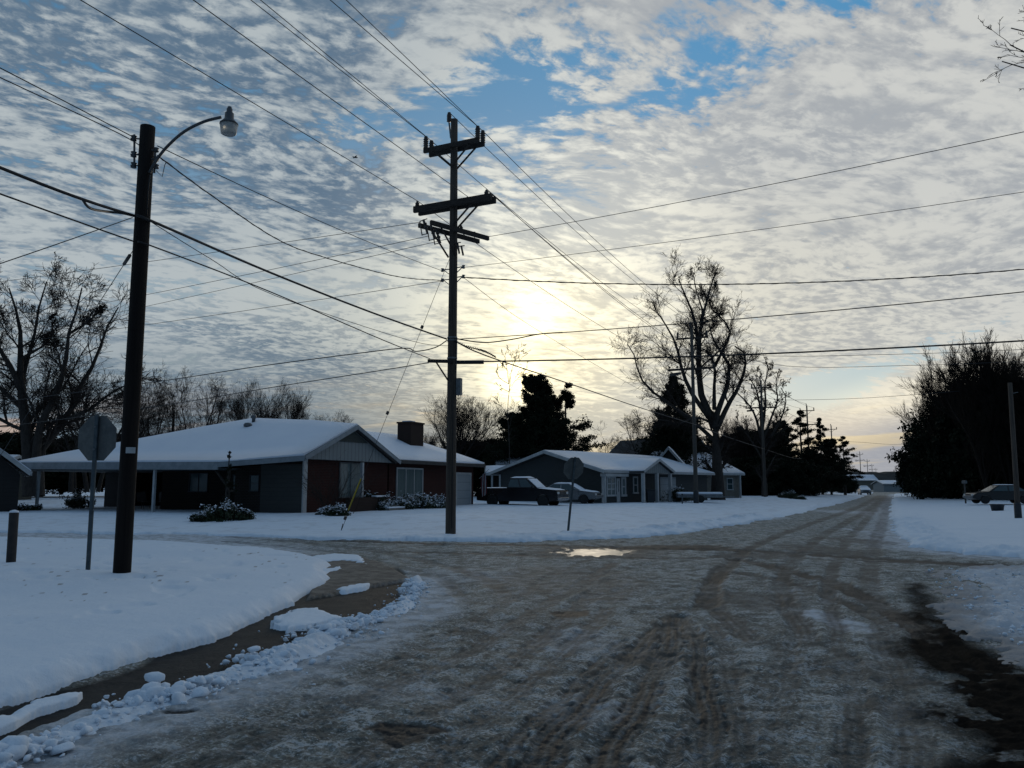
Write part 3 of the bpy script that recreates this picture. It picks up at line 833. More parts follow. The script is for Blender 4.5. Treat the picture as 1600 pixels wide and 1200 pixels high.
# ------------------------------------------------------------------ utility poles
POLE_RZ = -math.atan2(MAIN_DIR[0], MAIN_DIR[1])       # local x: across the main road, local y: along it
def ins_big(mb, x, y, z, h=.40, r=.085):
    prof = [(.02, -.12), (.02, 0), (r * .7, .01)]
    n = 5
    for i in range(n):
        zz = .02 + (h - .06) * i / n
        prof += [(r, zz), (r * .62, zz + (h - .06) / n * .75)]
    prof += [(r * .75, h - .04), (r * .6, h), (.01, h + .01)]
    mb.lathe(prof, 10, (x, y, z))
def ins_pin(mb, x, y, z, r=.06):
    mb.lathe([(.012, -.06), (.012, .03), (r, .04), (r * .8, .09), (r, .11), (r * .5, .16), (r * .55, .19), (.01, .20)], 8, (x, y, z))
PX1, PY1 = -1.98, 27.0
p1 = empty('utility_pole', (PX1, PY1, .02), 'tall wooden pole at the crossing with four levels of crossarms', 'utility pole', 'wooden utility poles', POLE_RZ)
zz = lambda py, Z=27.0: at(707, py, Z).z - .02
MB().tube([(0, 0, -.6), (0, 0, 0), (0, 0, 5), (.01, 0, 9), (0, 0, zz(187))], [.175, .17, .155, .14, .118], 20).build('pole', 'pole_wood', p1)
A1, A2, A3, A4 = zz(231), zz(321), zz(362), zz(566)
for sy in (-1, 1):
    MB().bar((-1.08, sy * .19, A1), (1.06, sy * .19, A1 + .03), .10, .16).build('crossarm', 'arm_wood', p1, .008)
    for sx in (-1, 1):
        mb = MB(); ins_big(mb, sx * 1.0, sy * .19, A1 + .07, .44, .095); mb.build('insulator', 'porcelain', p1)
        MB().bar((sx * .72, sy * .2, A1 - .05), (0, sy * .16, A1 - .72), .018, .065).build('brace', 'arm_wood', p1)
    MB().bar((-1.46, sy * .17, A2), (1.50, sy * .17, A2 + .03), .11, .22).build('crossarm', 'arm_wood', p1, .008)
    for sx, oz in ((1, 0), (-1, 0)):
        if not (sx == -1 and sy == 1):
            mb = MB(); ins_pin(mb, sx * 1.32, sy * .17, A2 + .09, .08); mb.build('insulator', 'porcelain', p1)
        if sx == 1: MB().bar((.82, sy * .18, A2 - .07), (.04, sy * .16, A2 - .78), .018, .065).build('brace', 'arm_wood', p1)
mb = MB(); ins_pin(mb, .45, .17, A2 + .09, .08); mb.build('insulator', 'porcelain', p1)
# top bracket with pin insulator
mb = MB(); mb.bar((-.13, 0, zz(215)), (-.20, 0, zz(190)), .03, .05); mb.build('top_bracket', 'galvanised', p1)
mb = MB(); ins_big(mb, -.20, 0, zz(189), .34, .09); mb.build('insulator', 'porcelain', p1)
# third pair, turned
d3 = Matrix.Rotation(-POLE_RZ, 3, 'Z') @ Vector((.72, .69, 0)); n3_ = Vector((-d3.y, d3.x, 0))
for s_ in (-1, 1):
    o = n3_ * .25 * s_
    a = o - d3 * (1.22 + .05 * s_) + Vector((0, 0, A3)); b = o + d3 * 1.38 + Vector((0, 0, A3))
    MB().bar(a, b, .10, .15).build('crossarm', 'arm_wood', p1, .008)
    MB().bar(o - d3 * .75 + Vector((0, 0, A3 - .05)), Vector((-.03, 0, A3 - .85)) + o * .8, .018, .065).build('brace', 'arm_wood', p1)
mb = MB(); ins_pin(mb, d3.x * 1.1 + n3_.x * .17, d3.y * 1.1 + n3_.y * .17, A3 + .08, .07); mb.build('insulator', 'porcelain', p1)
mb = MB(); ins_pin(mb, (d3 * .35).x, (d3 * .35).y, A3 + .1, .07); mb.build('insulator', 'porcelain', p1)
# fuse cutouts under the near end
for k, tt in enumerate((-1.25, -.95, -.72)):
    c = d3 * tt - n3_ * .2 + Vector((0, 0, A3 + (.1, -.02, -.1)[k]))
    q = Vector((-.10, .0, 0))
    mb = MB(); mb.tube([c + Vector((-.16, 0, .0)) + q * 0, c + Vector((0, 0, -.48))], [.045, .04], 8)
    mb.lathe([(.065, 0), (.065, .05), (.04, .06)], 8, c + Vector((-.1, 0, -.16))); mb.lathe([(.065, 0), (.065, .05), (.04, .06)], 8, c + Vector((-.06, 0, -.30)))
    mb.tube([c + Vector((-.30, 0, -.05)), c + Vector((-.20, 0, -.52))], .018, 6)
    mb.bar(c + Vector((-.30, 0, -.03)), c + Vector((-.02, 0, .02)), .03, .02)
    mb.bar(c + Vector((-.22, 0, -.50)), c + Vector((.04, 0, -.48)), .03, .02)
    mb.build('fuse_cutout', 'porcelain', p1)
for (x, y, z, L) in ((.22, -.1, zz(383), .35), (.34, -.05, zz(388), .3)):
    mb = MB(); mb.tube([(x, y, z), (x + .07, y, z - L)], .035, 8); mb.bar((x - .2, y, z + .03), (x + .12, y, z + .02), .03, .03); mb.build('surge_arrester', 'porcelain', p1)
# side brackets and spools
for py, sx in ((420, -1), (419, 1), (436, -1), (434, 1)):
    mb = MB(); z = zz(py)
    mb.bar((sx * .14, 0, z), (sx * .42, 0, z + .01), .03, .03); mb.bar((sx * .16, 0, z - .16), (sx * .36, 0, z), .025, .025)
    mb.lathe([(.03, -.06), (.06, -.05), (.035, 0), (.06, .05), (.03, .06)], 8, (sx * .40, 0, z)); mb.build('spool_bracket', 'galvanised', p1)
# low arm with brace
ry = Matrix.Rotation(-POLE_RZ, 3, 'Z')
MB().bar(Vector((0, 0, A4)) + ry @ Vector((-.78, -.30, .0)), Vector((0, 0, A4)) + ry @ Vector((.05, -.17, 0)), .08, .11).build('crossarm', 'arm_wood', p1, .006)
mb = MB(); mb.tube([Vector((0, 0, A4)) + ry @ Vector((.14, -.05, -.01)), Vector((0, 0, A4)) + ry @ Vector((1.05, -.02, 0))], .065, 10); mb.build('splice_closure', 'cable_black', p1)
MB().bar(Vector((0, 0, A4 - .04)) + ry @ Vector((-.50, -.26, 0)), Vector((0, 0, A4 - .62)) + ry @ Vector((-.12, -.12, 0)), .02, .05).build('brace', 'arm_wood', p1)
mb = MB(); c = ry @ Vector((.24, -.05, zz(604)))
mb.box(c.x - .085, c.x + .085, c.y - .08, c.y + .08, c.z - .29, c.z + .27); mb.build('meter_box', 'galvanised', p1, .012)
MB().tube([(.17, -.03, zz(584)), (.18, -.02, zz(550)), (.17, 0, zz(530))], .018, 6).build('conduit', 'galvanised', p1)
MB().tube([(.12, -.13, .3), (.11, -.12, 4), (.10, -.1, zz(600))], .012, 5).build('ground_wire', 'cable_black', p1)
for z in (zz(528), zz(532), zz(560)):
    mb = MB(); mb.lathe([(.165, -.03), (.17, -.02), (.17, .02), (.165, .03)], 16, (0, 0, z)); mb.build('band', 'galvanised', p1)

# guy wire of the crossing pole
ga = Vector((PX1 - .1, PY1, zz(402) + .02)); gb = G(530, 833, .06)
gl = empty('guy_wire', gb, 'steel guy wire slanting from the crossing pole to the snow with a yellow guard', 'guy wire')
la = ga - gb
MB().tube([(0, 0, -.1), la], .008, 6).build('strand', 'cable_black', gl)
MB().tube([la * .085, la * .20], .03, 10).build('guard_sleeve', 'yellow_plastic', gl)
for t in (.435, .745, .05):
    MB().tube([la * t, la * (t + .012)], .05, 8).build('strain_insulator', 'porcelain', gl)
MB().tube([(0, 0, -.2), la.normalized() * .35], .018, 6).build('anchor_rod', 'galvanised', gl)

# ------------------------------------------------------------------ street lamp pole, left
LX, LY = G(190, 903, .16).x, G(190, 903, .16).y
kz = LY / F
lz = lambda py: at(212, py, LY).z
lp = empty('street_light_pole', (LX, LY, .1), 'dark wooden pole with a curved arm and street lamp standing in the near snow', 'street light')
top = at(231, 198, LY)
MB().tube([(0, 0, -.4), (0, 0, .0), ((top.x - LX) * .5, 0, (lz(198) - .1) * .5), (top.x - LX, 0, lz(198) - .1)], [.145, .14, .132, .125], 20).build('pole', 'creosote_wood', lp)
def lloc(px, py, dy=0.0):
    v = at(px, py, LY); return Vector((v.x - LX, dy, v.z - .1))
armp = [lloc(238, 274, -.12), lloc(252, 252, -.14), lloc(270, 232, -.16), lloc(295, 212, -.18), lloc(325, 198, -.2), lloc(352, 191, -.2)]
arm = MB().tube([tuple(p) for p in smooth_line([tuple(q) for q in armp], 4)], .026, 8).build('lamp_arm', 'lamp_metal', lp)
c = lloc(364, 196, -.2)
head = MB().lathe([(.035, .245), (.04, .21), (.05, .205), (.05, .15), (.075, .13), (.078, .03), (.10, .0), (.155, -.055), (.158, -.075), (.10, -.078)][::-1], 20, c).build('lamp_head', 'lamp_metal', lp)
hp = MB().lathe([(.152, -.08), (.128, -.24), (.11, -.252), (.0, -.255)][::-1], 20, c).build('refractor', 'refractor_glass', head)
mb = MB(); mb.bar(lloc(212, 212, -.05), lloc(212, 262, -.05), .02, .03)
for py in (218, 243, 260): mb.lathe([(.03, -.05), (.055, -.04), (.03, 0), (.055, .04), (.03, .05)], 8, lloc(211, py, -.05)); mb.bar(lloc(206, py, -.05), lloc(222, py, -.02), .02, .02)
mb.build('insulator_rack', 'lamp_metal', lp)
mb = MB(); mb.bar(lloc(245, 232, -.05), lloc(243, 272, -.05), .02, .03)
for py in (236, 250, 262): mb.lathe([(.03, -.04), (.05, -.03), (.03, 0), (.05, .03), (.03, .04)], 8, lloc(246, py, -.05)); mb.bar(lloc(238, py, -.05), lloc(248, py, -.02), .02, .02)
mb.build('insulator_rack', 'lamp_metal', lp)
MB().tube([lloc(248, 270, -.1), lloc(258, 280, -.12), lloc(262, 262, -.12), lloc(264, 256, -.1)], .007, 5).build('lead_wire', 'cable_black', lp)
MB().tube([lloc(240, 278, -.14), lloc(238, 300, -.15), lloc(235, 340, -.14)], .012, 5).build('lead_wire', 'cable_black', lp)
c = lloc(206, 704, -.14)
mb = MB()
for k in range(6):
    a0 = -2.3 + k * .26; a1 = a0 + .26
    for (aa, bb) in ((a0, a1),):
        R_ = .141
        mb.poly([(c.x * 0 + lloc(206, 704).x + R_ * math.cos(aa), R_ * math.sin(aa), c.z - .05), (lloc(206, 704).x + R_ * math.cos(bb), R_ * math.sin(bb), c.z - .05),
                 (lloc(206, 704).x + R_ * math.cos(bb), R_ * math.sin(bb), c.z + .05), (lloc(206, 704).x + R_ * math.cos(aa), R_ * math.sin(aa), c.z + .05)])
mb.build('pole_tag', 'white_paint', lp)
g2 = empty('guy_wire', G(-92, 850, .1), 'steel guy wire slanting down to the left from the street lamp pole', 'guy wire')
la = Vector((LX + lloc(210, 388).x, LY, lz(388))) - g2.location
MB().tube([(0, 0, -.1), la], .007, 6).build('strand', 'cable_black', g2)
MB().tube([la * .965, la * .985], .03, 8).build('strain_insulator', 'porcelain', g2)

# ------------------------------------------------------------------ the other poles of the line
def line_pole(H, base, label, wood='pole_wood', arm2=True, loc=(0, 0, 0)):
    p = empty('utility_pole', loc, label, 'utility pole', 'wooden utility poles', POLE_RZ)
    MB().tube([(0, 0, -.8), (0, 0, 0), (0, 0, H * .5), (0, 0, H)], [.17, .165, .14, .11], 12).build('pole', wood, p)
    a = H - .85
    MB().bar((-1.2, .13, a), (1.2, .13, a), .10, .13).build('crossarm', 'arm_wood', p)
    for sx in (-1, 1):
        mb = MB(); ins_big(mb, sx * 1.1, .13, a + .07, .42, .1); mb.build('insulator', 'porcelain', p)
        MB().bar((sx * .7, .13, a - .06), (0, .12, a - .7), .02, .05).build('brace', 'arm_wood', p)
    mb = MB(); ins_big(mb, -.06, -.12, H, .34, .09); mb.build('insulator', 'porcelain', p)
    if arm2:
        b = H - 3.2
        MB().bar((-1.9, .13, b), (1.6, .13, b), .11, .16).build('crossarm', 'arm_wood', p)
        for sx in (-1.8, -1.2, 1.2, 1.5):
            mb = MB(); ins_pin(mb, sx, .13, b + .1, .09); mb.build('insulator', 'porcelain', p)
        for sx in (-1, 1): MB().bar((sx * .8, .14, b - .08), (0, .13, b - .8), .02, .05).build('brace', 'arm_wood', p)
        mb = MB(); mb.bar((-1.75, .13, b - .35), (-.9, .13, b - .30), .2, .18)
        mb.build('switch_gear', 'porcelain', p)
    return p
P2 = at(1088, 790, 61.5)
pole2 = line_pole(13.3, 0, 'grey wooden pole with a dark lower sleeve in front of the tall bare tree', 'pale_pole_wood', True, (P2.x, P2.y, .35))
MB().lathe([(.18, -.2), (.20, -.1), (.20, .95), (.17, 1.0)], 12, (0, 0, 0)).build('base_sleeve', 'bin_plastic', pole2)
base = copy_tree(pole2)
LP = [pole2]
for k, (px, Z, ztop, lab) in enumerate([(1195, 97, 14.1, 'wooden pole in front of the spreading bare tree right of the tall one'),
                         (1266, 139, 15.2, 'wooden pole with its crossarm just above the dark evergreens'),
                         (1303, 182, 15.0, 'wooden pole at the right edge of the dark evergreens'),
                         (1346, 330, 15.2, 'small distant pole, first of those standing clear against the pale sky'),
                         (1357, 420, 15.2, 'small distant pole, second of those standing clear against the pale sky'),
                         (1364, 520, 15.5, 'tiny distant pole, third of those standing clear against the sky'),
                         (1370, 640, 15.5, 'tiny distant pole, farthest along the road before the wooded hill')]):
    o = base if k == 0 else copy_tree(pole2)
    v = at(px, 760, Z); o.location = (v.x, Z, ztop - 13.3); o['label'] = lab
    LP.append(o)
    for ch in list(KIDS[o.name]):
        if ch.name.startswith('base_sleeve'):
            KIDS[o.name].remove(ch); bpy.data.objects.remove(ch)
# a service pole by the right-hand yard
RP = at(1591, 806, 38.5)
rp = empty('utility_pole', (RP.x, 38.5, .1), 'short wooden pole at the right edge in front of the dark trees', 'utility pole', 'wooden utility poles')
tp = at(1578, 598, 38.5)
MB().tube([(0, 0, -.5), (0, 0, 0), ((tp.x - RP.x), 0, tp.z - .1)], [.125, .12, .095], 14).build('pole', 'pole_wood', rp)
MB().lathe([(.15, 0), (.155, .1), (.15, .75), (.14, .8)], 14, (0, 0, 0)).build('base_sleeve', 'bin_plastic', rp)
mb = MB(); mb.bar((tp.x - RP.x + .1, 0, tp.z - .6), (tp.x - RP.x + .35, 0, tp.z - .55), .03, .03); mb.build('spool_bracket', 'galvanised', rp)

# ------------------------------------------------------------------ wires
NW = [0]
def wire(name, pts, r, label, cat='power line', sag=0.0, group='overhead wires', wob=0.0, fine=5, helix=False):
    pts = [Vector(p) for p in pts]
    P = [Vector(q) for q in smooth_line([tuple(p) for p in pts], fine)] if len(pts) > 2 else [pts[0].lerp(pts[1], i / 24) - Vector((0, 0, sag * 4 * (i / 24) * (1 - i / 24))) for i in range(25)]
    if len(pts) > 2 and sag:
        n = len(P) - 1; P = [p - Vector((0, 0, sag * 4 * (i / n) * (1 - i / n))) for i, p in enumerate(P)]
    if wob:
        Q = []
        for i in range(len(P) - 1):
            for k in range(4): Q.append(P[i].lerp(P[i + 1], k / 4))
        Q.append(P[-1])
        for i, q in enumerate(Q):
            if 0 < i < len(Q) - 1: q.z += math.sin(i * 1.9) * wob
        P = Q
    o0 = P[0].copy()
    mb = MB().tube([p - o0 for p in P], r, 5, True)
    if helix:
        L = 0; H = []
        for i in range(len(P) - 1):
            n = max(2, int((P[i + 1] - P[i]).length / .12))
            for k in range(n):
                q = P[i].lerp(P[i + 1], k / n); L += .12
                H.append(q - o0 + Vector((0, math.sin(L * 9) * r * 1.1, math.cos(L * 9) * r * 1.1)))
        mb.tube(H, r * .6, 4)
    o = mb.build(name, 'cable_black', None)
    o.location = o0
    tag(o, label, cat, group); return o
W1 = lambda x, y, z: (Matrix.Translation((PX1, PY1, .02)) @ Matrix.Rotation(POLE_RZ, 4, 'Z')) @ Vector((x, y, z))
def Wk(o, x, y, z): return Vector(o.location) + (Matrix.Rotation(POLE_RZ, 3, 'Z') @ Vector((x, y, z)))
def back(px, py, a, drop=.15, ext=1.6):     # carry a wire from a towards a pixel at nearly the same height and on past the frame
    b = atz(px, py, a.z - drop); return a + (b - a) * ext
tiA = A1 + .50; tiB = A2 + .30
at1 = [W1(-1.0, -.19, tiA), W1(-1.0, .19, tiA), W1(1.0, -.19, tiA), W1(1.0, .19, tiA), W1(-.2, 0, zz(189) + .35)]
names = ['power line over the road ending at the upper left insulator of the crossing pole', 'power line just beside it ending at the rear left insulator of the crossing pole',
         'power line from the top edge to the front right insulator of the crossing pole', 'power line from the top edge to the rear right insulator of the crossing pole']
for k, (px, py) in enumerate(((392, 0), (407, 0), (541, 0), (516, 0))):
    wire('power_line', [at1[k], back(px, py, at1[k])], .011, names[k])
a = W1(-1.32, -.17, tiB); wire('power_line', [a, back(126, 0, a)], .011, 'long power line from the upper left down to the left end of the second crossarm')
a = W1(.45, .17, tiB); wire('power_line', [a, back(302, 0, a)], .011, 'power line crossing behind the pole top to the middle of the second crossarm')
# forward spans along the road: crossing pole -> next -> next
def spans(a, loc, lab, n=3):
    b = a
    for k in range(n):
        c = Wk(LP[k], *loc[k if k < len(loc) else -1]); 
        wire('power_line', [b, c], .012 + .004 * k, lab[k], sag=.5); b = c
h1 = 13.3 - .85 + .5; h2 = 13.3 - 3.2 + .3
along = ['between the crossing pole and the next pole', 'between the second and third poles of the line', 'between the third and fourth poles of the line']
for k, (a, lx, hz_, nm) in enumerate([(at1[1], -1.1, h1, 'left top line'), (at1[3], 1.1, h1, 'right top line'), (at1[4], -.06, 13.3 + .35, 'pole tip line'),
                              (W1(1.32, -.17, tiB), 1.5, h2, 'outer second crossarm line'), (W1(1.32, .17, tiB), 1.2, h2, 'inner second crossarm line'),
                              (W1(-1.32, -.17, tiB), -1.2, h2, 'left second crossarm line')]):
    spans(a, [(lx, .13, hz_)], [nm + ' ' + s for s in along], 3 if k < 4 else 2)
# lines of the cross street
def cross(a, px, py, lab, r=.010, drop=.0, ext=1.25, cat='power line', **k): wire('power_line' if cat == 'power line' else 'telephone_cable', [a, back(px, py, a, drop, ext)], r, lab, cat, **k)
cross(W1(-.55, -1.2, A3 + .05), -300, 475, 'thin wire running left from the fuse cutouts, highest of the cross street wires', sag=.15)
cross(W1(-.45, -.9, A3 - .35), 0, 500, 'thin wire running left from below the fuse cutouts', sag=.15)
cross(W1(-.1, .3, A3 - .1), 0, 525, 'thin wire running left from the turned crossarms, third of the cross street wires', sag=.1)
cross(W1(-.42, 0, zz(437)), 0, 536, 'thin wire running left from the left spool bracket of the crossing pole', sag=.1)
cross(W1(d3.x * 1.3, d3.y * 1.3 + .1, A3 + .10), 1600, 200, 'highest wire running right from the crossing pole across the sky', .010, sag=.15)
cross(W1(.42, 0, zz(420)), 1600, 296, 'second wire running right from the crossing pole across the sky', .008, sag=.1)
cross(W1(.45, -.05, zz(436)), 1600, 403, 'twisted triplex cable running right from the crossing pole', .017, sag=.55, helix=True)
cross(W1(.17, -.05, zz(531)), 1600, 450, 'thin cable running right from the crossing pole above the thickest one', .014, sag=.15, cat='telephone cable')
cross(W1(.9, -.05, zz(568)), 1600, 527, 'thick black telephone cable running right from the low arm', .024, sag=.15, cat='telephone cable')
_a = W1(.17, -.05, zz(531)); _b = back(1600, 450, _a, 0.0, 1.25); _q = lambda t: _a.lerp(_b, t) - Vector((0, 0, .6 * t * (1 - t)))
wire('telephone_cable', [W1(.15, -.1, zz(530)), _q(.05) - Vector((0, 0, .16)), _q(.10) - Vector((0, 0, .12)), _q(.15), _q(.19)], .02, 'short looped telephone cable right of the crossing pole', 'telephone cable')
# lamp pole to crossing pole
def L3(px, py, dy=0.0): v = lloc(px, py, dy); return Vector((LX + v.x, LY + dy, v.z + .1))
wire('power_line', [L3(212, 216), atz(0, 106, L3(212, 216).z), atz(-500, -150, L3(212, 216).z)], .009, 'upper of two thin wires from the left edge to the street lamp pole')
wire('power_line', [L3(211, 243, 0), L3(211, 222), atz(0, 121, L3(212, 222).z), atz(-500, -110, L3(212, 222).z)], .009, 'lower of two thin wires from the left edge to the street lamp pole')
wire('power_line', [L3(246, 228), W1(-.42, 0, zz(421))], .009, 'thin wire from the lamp pole top to the left bracket of the crossing pole', sag=.10)
wire('power_line', [L3(246, 243), L3(262, 255), at(330, 305, 15.5), at(430, 372, 18.5), at(500, 400, 21), at(620, 432, 24.5), W1(-.42, 0, zz(436))], .012, 'slack cable hanging from under the lamp arm to the crossing pole', helix=True)
wire('telephone_cable', [atz(-400, 95, 6.1), atz(0, 262, 6.1), atz(130, 312, 6.1), L3(212, 338), L3(238, 346), at(420, 425, 18.2), at(580, 488, 22.5), W1(-.16, -.1, zz(530))], .026, 'thickest black telephone cable passing the lamp pole to the crossing pole', 'telephone cable')
wire('telephone_cable', [atz(130, 313, 6.0), atz(142, 326, 6.0), L3(175, 334, -.1), L3(195, 336, -.1), L3(212, 338)], .022, 'short slack loop of thick cable left of the lamp pole', 'telephone cable')
wire('telephone_cable', [atz(-400, 160, 5.7), atz(0, 303, 5.7), L3(208, 377), L3(236, 384), at(420, 455, 18.2), at(600, 532, 23.0), W1(-.7, -.25, zz(560))], .014, 'medium telephone cable below the thickest one passing the lamp pole', 'telephone cable')
wire('telephone_cable', [L3(238, 348), at(330, 405, 16.5), at(430, 462, 19), at(640, 532, 24.5), W1(-.16, 0, zz(540))], .008, 'thin wire between the two telephone cables right of the lamp pole', 'telephone cable')
wire('telephone_cable', [L3(207, 340), atz(0, 412, 4.9), atz(-300, 510, 4.6)], .008, 'thin wire falling from the lamp pole to the left edge', 'telephone cable')
wire('telephone_cable', [W1(-.15, -.1, zz(532)), at(680, 543, 26.9), at(650, 549, 27), at(632, 544, 27.1), at(560, 552, 28.5), at(400, 573, 32), at(240, 597, 38), at(0, 628, 48), at(-200, 650, 60)], .018, 'telephone cable running left above the brick house roof', 'telephone cable')
wire('telephone_cable', [W1(-.75, -.25, zz(566)), at(600, 578, 28.2), at(420, 606, 32), at(230, 637, 38), at(0, 667, 48), at(-200, 690, 60)], .016, 'lower telephone cable running left from the low arm', 'telephone cable')
q2 = Wk(pole2, 0, -.2, 8.1); q3 = Wk(LP[1], 0, -.2, 7.2); q4 = Wk(LP[2], 0, -.2, 7.0)
wire('telephone_cable', [W1(.1, -.1, zz(532)), at(760, 556, 28.6), at(900, 603, 36.5), at(1000, 637, 46), at(1088, 664, 61.4)], .024, 'telephone cable running from the crossing pole down the road', 'telephone cable')
wire('telephone_cable', [W1(.12, -.1, zz(533)), at(728, 541, 27.1), at(748, 546, 27.4), at(760, 550, 28.2), at(775, 558, 29)], .02, 'bundle of slack cable loops right of the crossing pole', 'telephone cable', wob=.03)
e2 = at(1088, 664, 61.4); e3 = at(1195, 702, 97)
wire('telephone_cable', [e2, at(1140, 684, 76), e3], .03, 'telephone cable in front of the tall bare tree', 'telephone cable')
wire('telephone_cable', [e3, at(1240, 716, 118), at(1266, 716, 139)], .035, 'telephone cable in front of the dark evergreens', 'telephone cable')
far = [((1100, 541), (1200, 556), (1420, 553), (1600, 546), 60), ((1105, 545), (1230, 572), (1420, 571), (1640, 563), 62), ((1200, 622), (1230, 625), (1350, 622), (1500, 611), 97), ((1318, 690), (1345, 691), (1385, 694), (1420, 694), 190)]
for k, (a, b, c, d, Z) in enumerate(far):
    wire('power_line', [at(*a, Z), at(*b, Z * .97), at(*c, Z * .9), at(*d, Z * .82)], .010 + Z * .0001, ('thin far wire just under the thick cable at right', 'second thin far wire under the thick cable at right', 'thin far wire reaching the dark trees at right', 'lowest far wire above the end of the road')[k])
wire('power_line', [W1(.45, -.05, zz(437)), at(800, 490, 31), at(880, 540, 39), at(980, 598, 50), at(1088, 655, 61.3)], .009, 'slanting wire from the right spool brackets of the crossing pole to the second pole')

# ------------------------------------------------------------------ houses
class Frame:
    """a building's own axes: x and y level, origin at one corner"""
    def __init__(s, x, y, z, ux, uy):
        s.o = Vector((x, y, z)); L = math.hypot(ux, uy); s.u = Vector((ux / L, uy / L, 0)); s.v = Vector((-uy / L, ux / L, 0))
        s.rz = math.atan2(uy, ux)
    def w(s, x, y, z=0.0): return s.o + s.u * x + s.v * y + Vector((0, 0, z))
    def hit(s, px, py, axis, c):
        """local point where the line of sight of a pixel meets the plane x=c or y=c"""
        d = ray(px, py); n = s.u if axis == 'x' else s.v
        cam_l = Vector((0, 0, CH)) - s.o
        t = (c - cam_l.dot(n)) / d.dot(n); q = cam_l + d * t
        return Vector((q.dot(s.u), q.dot(s.v), q.z))
def window(parent, axis, c, a0, a1, z0, z1, nx=1, nz=1, glass='window_glass', fw=.07, fr='white_paint', side=-1):
    P = (lambda a, d, z: (a, c + side * d, z)) if axis == 'y' else (lambda a, d, z: (c + side * d, a, z))
    def bx(mb, b0, b1, d0, d1, q0, q1):
        p0 = P(b0, d0, q0); p1_ = P(b1, d1, q1)
        mb.box(min(p0[0], p1_[0]), max(p0[0], p1_[0]), min(p0[1], p1_[1]), max(p0[1], p1_[1]), q0, q1)
    g = MB(); bx(g, a0, a1, .002, .02, z0, z1); go = g.build('window', glass, parent)
    f = MB()
    bx(f, a0 - fw, a1 + fw, .0, .055, z1, z1 + fw); bx(f, a0 - fw * 1.4, a1 + fw * 1.4, .0, .09, z0 - fw, z0)
    bx(f, a0 - fw, a0, .0, .055, z0, z1); bx(f, a1, a1 + fw, .0, .055, z0, z1)
    for i in range(1, nx):
        q = a0 + (a1 - a0) * i / nx; bx(f, q - fw * .35, q + fw * .35, .0, .045, z0, z1)
    for i in range(1, nz):
        q = z0 + (z1 - z0) * i / nz; bx(f, a0, a1, .0, .04, q - fw * .3, q + fw * .3)
    f.build('frame', fr, go); return go
SNOWY = 'roof_snow'
def house(name, fr, label, cat='house'):
    return empty(name, fr.o, label, cat, None, fr.rz)

# --- the brick house on the corner
F1 = Frame(-9.4, 37.4, .40, *MAIN_DIR)
h1_ = house('brick_house', F1, 'low red brick house with wide snowy roof, open carport and brick chimney')
EV = 2.62
P1 = F1.w(0, 0); 
v = [(-.0, 0, EV), (3.85, -.15, 4.23), (7.75, 0, EV), (3.85, 6.44, 4.72), (-1.1, 17.9, EV - .14), (7.75, 17.9, EV - .14), (-1.1, 4.0, EV - .28)]
f = [(0, 1, 3), (0, 3, 6), (6, 3, 4), (4, 3, 5), (5, 3, 2), (2, 3, 1)]
rf = slab_mesh(v, f, .0, .16, 0).build('roof', 'roof_felt', h1_)
slab_mesh([(a, b, c_ + .006) for a, b, c_ in v], f, .15, .0, 4, .035, 3).build('roof_snow', SNOWY, rf, fix=False)
# wing running away from the road corner
XE = 18.4
vw = [(7.9, 0, EV), (XE, 0, EV + .08), (XE, 8.2, EV + .08), (7.9, 8.2, EV), (4.2, 4.1, 4.36), (14.6, 4.1, 4.36)]
fw_ = [(0, 1, 5, 4), (1, 2, 5), (2, 3, 4, 5)]
rw = slab_mesh(vw, fw_, .0, .14, 0).build('roof', 'roof_felt', h1_)
slab_mesh([(a, b, c_ + .006) for a, b, c_ in vw], fw_, .14, .0, 3, .03, 7).build('roof_snow', SNOWY, rw, fix=False)
# fascia boards
mb = MB(); mb.bar((-.03, -.1, EV - .10), (-1.13, 4.02, EV - .38), .05, .24); mb.build('fascia', 'fascia_paint', h1_)
mb = MB(); mb.bar((-1.13, 3.96, EV - .43), (-1.13, 17.95, EV - .29), .05, .36); mb.build('fascia', 'fascia_paint', h1_)
mb = MB(); mb.bar((-.12, -.21, EV - .10), (3.85, -.21, 4.23 - .06), .04, .20); mb.bar((3.85, -.21, 4.23 - .06), (7.85, -.21, EV - .10), .04, .20); mb.build('rake_board', 'fascia_paint', h1_)
mb = MB(); mb.box(8.0, XE, -.08, -.003, EV - .14, EV + .06); mb.build('fascia', 'dark_trim', h1_)
mb = MB(); mb.box(-1.08, 7.7, 4.1, 17.8, EV - .56, EV - .52); mb.build('soffit', 'grey_board', h1_)
H = lambda px, py, ax, c_: F1.hit(px, py, ax, c_)
yc = H(407, 760, 'x', .55).y; ye = H(372, 760, 'x', .55).y
mb = MB(); mb.box(.55, .75, .45, yc, -.6, EV - .36); mb.build('side_wall', 'panel_grey', h1_)
mb = MB(); mb.box(.55, .75, yc, ye, -.6, EV - .40); mb.box(.55, 2.6, ye, ye + .2, -.6, EV - .3)
mb.box(2.4, 2.6, ye + .2, 11.2, -.6, EV - .3); mb.box(2.6, 7.2, 11.0, 11.2, -.6, EV - .3); mb.build('wall', 'brick_dark', h1_)
window(h1_, 'x', .55, H(406, 750, 'x', .55).y + .05, H(392, 750, 'x', .55).y, 1.05, 1.75, 1, 2, fr='dark_trim', fw=.04)
window(h1_, 'x', 2.4, 5.6, 6.3, 1.1, 1.8, 1, 2, fr='dark_trim', fw=.05)
window(h1_, 'x', 2.4, 8.0, 9.2, 1.0, 1.9, 2, 1, fr='dark_trim', fw=.05)
